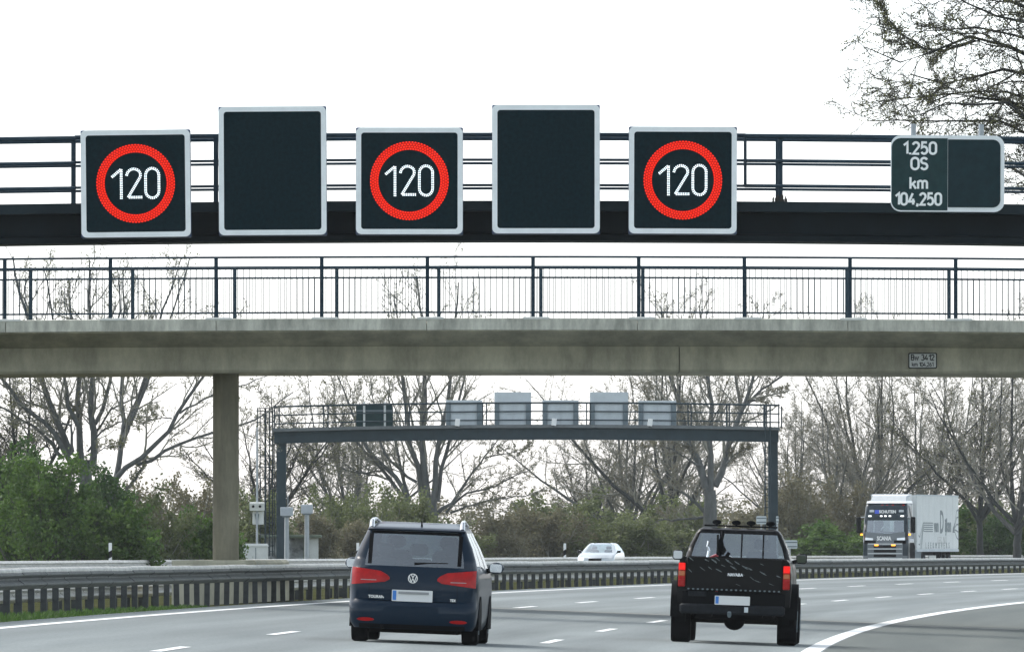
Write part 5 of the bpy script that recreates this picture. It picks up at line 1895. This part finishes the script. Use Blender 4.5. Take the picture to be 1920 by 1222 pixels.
protos = []
for i, (hg, n, sp, th, r, bk, tw, lf, ln, ls, mm) in enumerate((
        (15.5, 9, 60, 2.8, .29, "bark_dark", "twig", "bud_brown", 6000, .055, (14, 9, 6)),
        (14.0, 10, 68, 2.0, .25, "bark", "twig", "bud_brown", 9000, .055, (14, 9, 6)),
        (12.5, 8, 52, 3.2, .21, "bark_dark", "twig_dark", "bud", 5000, .055, (14, 9, 6)))):
    rg_ = np.random.default_rng(40 + i)
    a_, b_2 = fan(rg_, hg, n, sp, th, r)
    protos.append((a_, b_2, rg_, bk, tw, lf, ln, ls, mm))
TREES = [
    # px, Y, proto, rot, scale, label
    (1640, 668, 0, .3, 1.0, "tall fan-shaped bare tree directly behind the lorry's cab"),
    (1742, 690, 1, 1.2, 1.0, "bushy brown-twigged bare tree behind the lorry's printed trailer"),
    (1838, 650, 2, 2.2, 1.08, "dark straight-stemmed bare tree just right of the lorry's trailer"),
    (1905, 640, 0, 4.0, .95, "dark bare tree at the right edge below the bridge"),
    (1575, 655, 1, 2.6, .86, "brown-twigged bare tree between the far gantry's leg and the lorry"),
    (1265, 655, 0, 5.2, .98, "dark bare tree behind the display back at the ladder end"),
    (1185, 670, 1, .9, .98, "dense brown-twigged tree filling the gap under the far gantry's beam above the pale oncoming car"),
    (1110, 690, 2, 3.0, .80, "smaller slender tree left of the dense brown one, thinning into the sky"),
    (495, 560, 2, 1.7, .86, "thin bare tree behind the caged ladder of the far gantry"),
    (655, 640, 1, 4.4, .86, "twiggy tree left of the vase-shaped tree, behind the gantry's railing"),
    (1485, 700, 1, 5.6, .80, "low brown-twigged tree in the second row right of the far gantry"),
    (30, 470, 2, .2, .95, "bare tree at the left edge rising above the darkest bush"),
]
made = {}
for px, Y, k, rz, sc, lab in TREES:
    loc = at(px, HY + (CAMZ - GZ) * F / Y, Y)
    if k not in made:
        a_, b_2, rg_, bk, tw, lf, ln, ls, mm = protos[k]
        made[k] = tree("bare_tree", lab, loc, a_, b_2, rg_, M[bk], M[tw], M[lf], mm, ln, ls, up=.10, rot=rz, rmin=.009)
        made[k].scale = (sc, sc, sc)
    else:
        copy_tree(made[k], loc, rz, (sc, sc, sc * (.97 + .06 * math.sin(px))), lab)


# --- shrubs
def shrub(name, label, loc, wid, hgt, rng, leaf, twig, leaf_n, leaf_s, stems=16, group="shrubs beyond the far guard rail"):
    P = []
    for i in range(stems):
        az = rng.random() * 6.283
        lean = abs(rng.normal(0, .42))
        L = hgt * rng.uniform(.6, .98)
        p = np.array([rng.normal(0, wid * .18), rng.normal(0, wid * .14), -.1])
        d = np.array([math.cos(az) * math.sin(lean), math.sin(az) * math.sin(lean), math.cos(lean)])
        pts = [p]
        for k in range(5):
            d = d + rng.normal(0, .09, 3) + np.array([0, 0, .04])
            d /= np.linalg.norm(d)
            pts.append(pts[-1] + d * L / 5)
        P.append(pts)
    P = np.array(P)
    R = np.tile(np.linspace(.04, .012, 6), (stems, 1))
    P1, R1 = grow(P, R, 9, rng, .05, 1, (25, 70), (.3, .6), 5, .55, .05, .2, .010)
    P2, R2 = grow(P1, R1, 6, rng, .2, 1, (30, 70), (.35, .7), 4, .6, .03, .25, .008)
    t = thing(name, label, "shrub", loc, 0, group)
    v_, q_ = tubes([(P, R, 5), (P1, R1, 4), (P2, R2, 3)])
    link("stems", npmesh("stems", [(v_, q_, twig)]), t)
    k = rng.integers(0, len(P2), leaf_n)
    C = P2[k, rng.integers(0, 4, leaf_n)] + rng.normal(0, .13, (leaf_n, 3))
    C[:, 2] = np.maximum(C[:, 2], .05)
    lv, lq = leafquads(C, leaf_s, rng, .7)
    link("foliage", npmesh("foliage", [(lv, lq, leaf)]), t)
    return t


SH = {}
kinds = {"green": ("leaf_green", "twig_dark", 15000, .085), "dark": ("leaf_dark", "twig_dark", 15000, .09), "olive": ("leaf_olive", "twig", 13000, .075), "brown": ("leaf_brown", "twig", 10000, .065)}
SHR = [
    # px, top row, width px, Y, kind, label
    (20, 812, 190, 428, "dark", "dark green bush at the left edge, the tallest of the bushes"),
    (95, 842, 180, 421, "green", "bright green bush directly left of the delineator before the bare trees"),
    (150, 862, 150, 426, "dark", "dark green bush around the foot of the multi-stemmed tree"),
    (205, 950, 150, 424, "green", "low bright green bush behind the left delineator post"),
    (270, 925, 170, 433, "olive", "olive bush right of the left delineator post"),
    (335, 895, 200, 446, "brown", "brown twiggy bush left of the bridge pier"),
    (375, 960, 130, 436, "green", "low green bush touching the pier's left edge"),
    (475, 930, 150, 520, "olive", "olive bush behind the camera pole"),
    (580, 955, 150, 525, "brown", "brownish bush behind the flat roofed shelter"),
    (655, 912, 190, 540, "olive", "rounded olive bush left above the navy car"),
    (750, 925, 170, 548, "olive", "yellow-olive bush below the vase-shaped tree"),
    (700, 970, 170, 530, "brown", "low brownish bush behind the navy car's roof"),
    (850, 985, 150, 562, "olive", "low olive bush right of the navy car's roof rail"),
    (930, 960, 180, 575, "brown", "brown bush filling the gap between the navy car and the pale oncoming car, left part"),
    (1010, 945, 180, 590, "brown", "brown bush left of the pale oncoming car under the low branches"),
    (1090, 930, 190, 600, "olive", "olive bush right behind the pale oncoming car's roof"),
    (1165, 965, 170, 590, "olive", "fresh olive bush between the pale oncoming car and the pickup"),
    (1240, 940, 180, 612, "olive", "olive bush left above the pickup's cab"),
    (1320, 985, 160, 602, "olive", "low olive bush behind the pickup's roof lamps"),
    (1400, 950, 180, 622, "brown", "brown bush behind the far gantry's ladder"),
    (1480, 880, 190, 640, "brown", "tall reddish brown bush right of the far gantry's leg"),
    (1560, 900, 180, 645, "brown", "tall brown bush left of the lorry's mirror"),
    (1530, 985, 170, 632, "green", "low bright green bush left of the lorry"),
    (1610, 985, 160, 640, "green", "bright green bush cut off by the lorry's cab"),
    (1700, 960, 180, 668, "dark", "dark green bush hidden mostly behind the lorry's trailer"),
    (1800, 960, 180, 665, "green", "green bush standing directly right of the lorry's trailer"),
    (1880, 975, 170, 655, "dark", "dark green bush at the right edge under the dark trees"),
    (1940, 940, 170, 662, "olive", "olive bush at the right edge behind the dark trees"),
]
for i, (px, top, wpx, Y, kd, lab) in enumerate(SHR):
    S = F / Y
    loc = at(px, HY + (CAMZ - GZ) * S, Y)
    hg = CAMZ + (HY - top) / S - GZ
    wd = wpx / S
    lf, tw, ln, ls = kinds[kd]
    key = (kd, hg > 4.2)
    if key not in SH:
        SH[key] = (shrub("shrub", lab, loc, wd, hg, np.random.default_rng(70 + i), M[lf], M[tw], ln, ls, 15), wd, hg)
    else:
        o, w0, h0 = SH[key]
        c = o.copy(); COL.objects.link(c)
        c.location = loc; c.rotation_euler = (0, 0, i * 2.1); c.scale = (wd / w0, wd / w0, hg / h0)
        c["label"] = lab
        for ch in [x for x in bpy.data.objects if x.parent == o]:
            d = ch.copy(); COL.objects.link(d); d.parent = c

# --- far wood behind everything, one mass of twigs and leaves nobody could count
rw = np.random.default_rng(99)
pts = []
Pw = []
for px in range(-300, 2250, 22):
    for r_ in range(2):
        Y = 690 + 35 * r_ + 20 * rw.random() if px > 350 else 560 + 40 * r_
        if px > 1000: Y += 60
        hg = (3.2 + 1.2 * rw.random()) * (1.0 + .15 * (px > 1450) + .2 * (1050 < px < 1300))
        p = np.array([(px - CX) * Y / F + rw.normal(0, .4), Y, 0.0])
        d = np.array([rw.normal(0, .15), rw.normal(0, .15), 1.0])
        Pw.append(np.stack([p + d * hg * k / 4 + rw.normal(0, .06, 3) * k for k in range(5)]))
Pw = np.array(Pw)
Rw = np.tile(np.linspace(.07, .02, 5), (len(Pw), 1))
P1, R1 = grow(Pw, Rw, 9, rw, .1, 1, (25, 65), (.3, .55), 4, .5, .1, .2, .013)
P2, R2 = grow(P1, R1, 5, rw, .2, 1, (25, 65), (.4, .7), 3, .6, .05, .2, .010)
v_, q_ = tubes([(Pw, Rw, 4), (P1, R1, 3), (P2, R2, 3)])
k = rw.integers(0, len(P2), 60000)
C = P2[k, rw.integers(0, 3, 60000)] + rw.normal(0, .2, (60000, 3))
lv, lq = leafquads(C, .10, rw, .7)
tag(link("undergrowth", npmesh("undergrowth", [(v_, q_, M["twig"]), (lv, lq, M["leaf_brown"])])), "dim brown undergrowth closing the view behind the trees", kind="stuff")

# ------------------------------------------------------------------ thin haze over the whole place
hz_m = bpy.data.materials.new("thin_haze")
hz_m.use_nodes = True
hn = hz_m.node_tree.nodes
hn.remove(hn["Principled BSDF"])
pv = hn.new("ShaderNodeVolumePrincipled")
pv.inputs["Color"].default_value = (.90, .95, .97, 1)
pv.inputs["Density"].default_value = 0.00007
hz_m.node_tree.links.new(pv.outputs[0], hn["Material Output"].inputs["Volume"])
tag(MB().box(-600, 600, -80, 1200, -2.2, 40).build("haze", hz_m), kind="stuff")
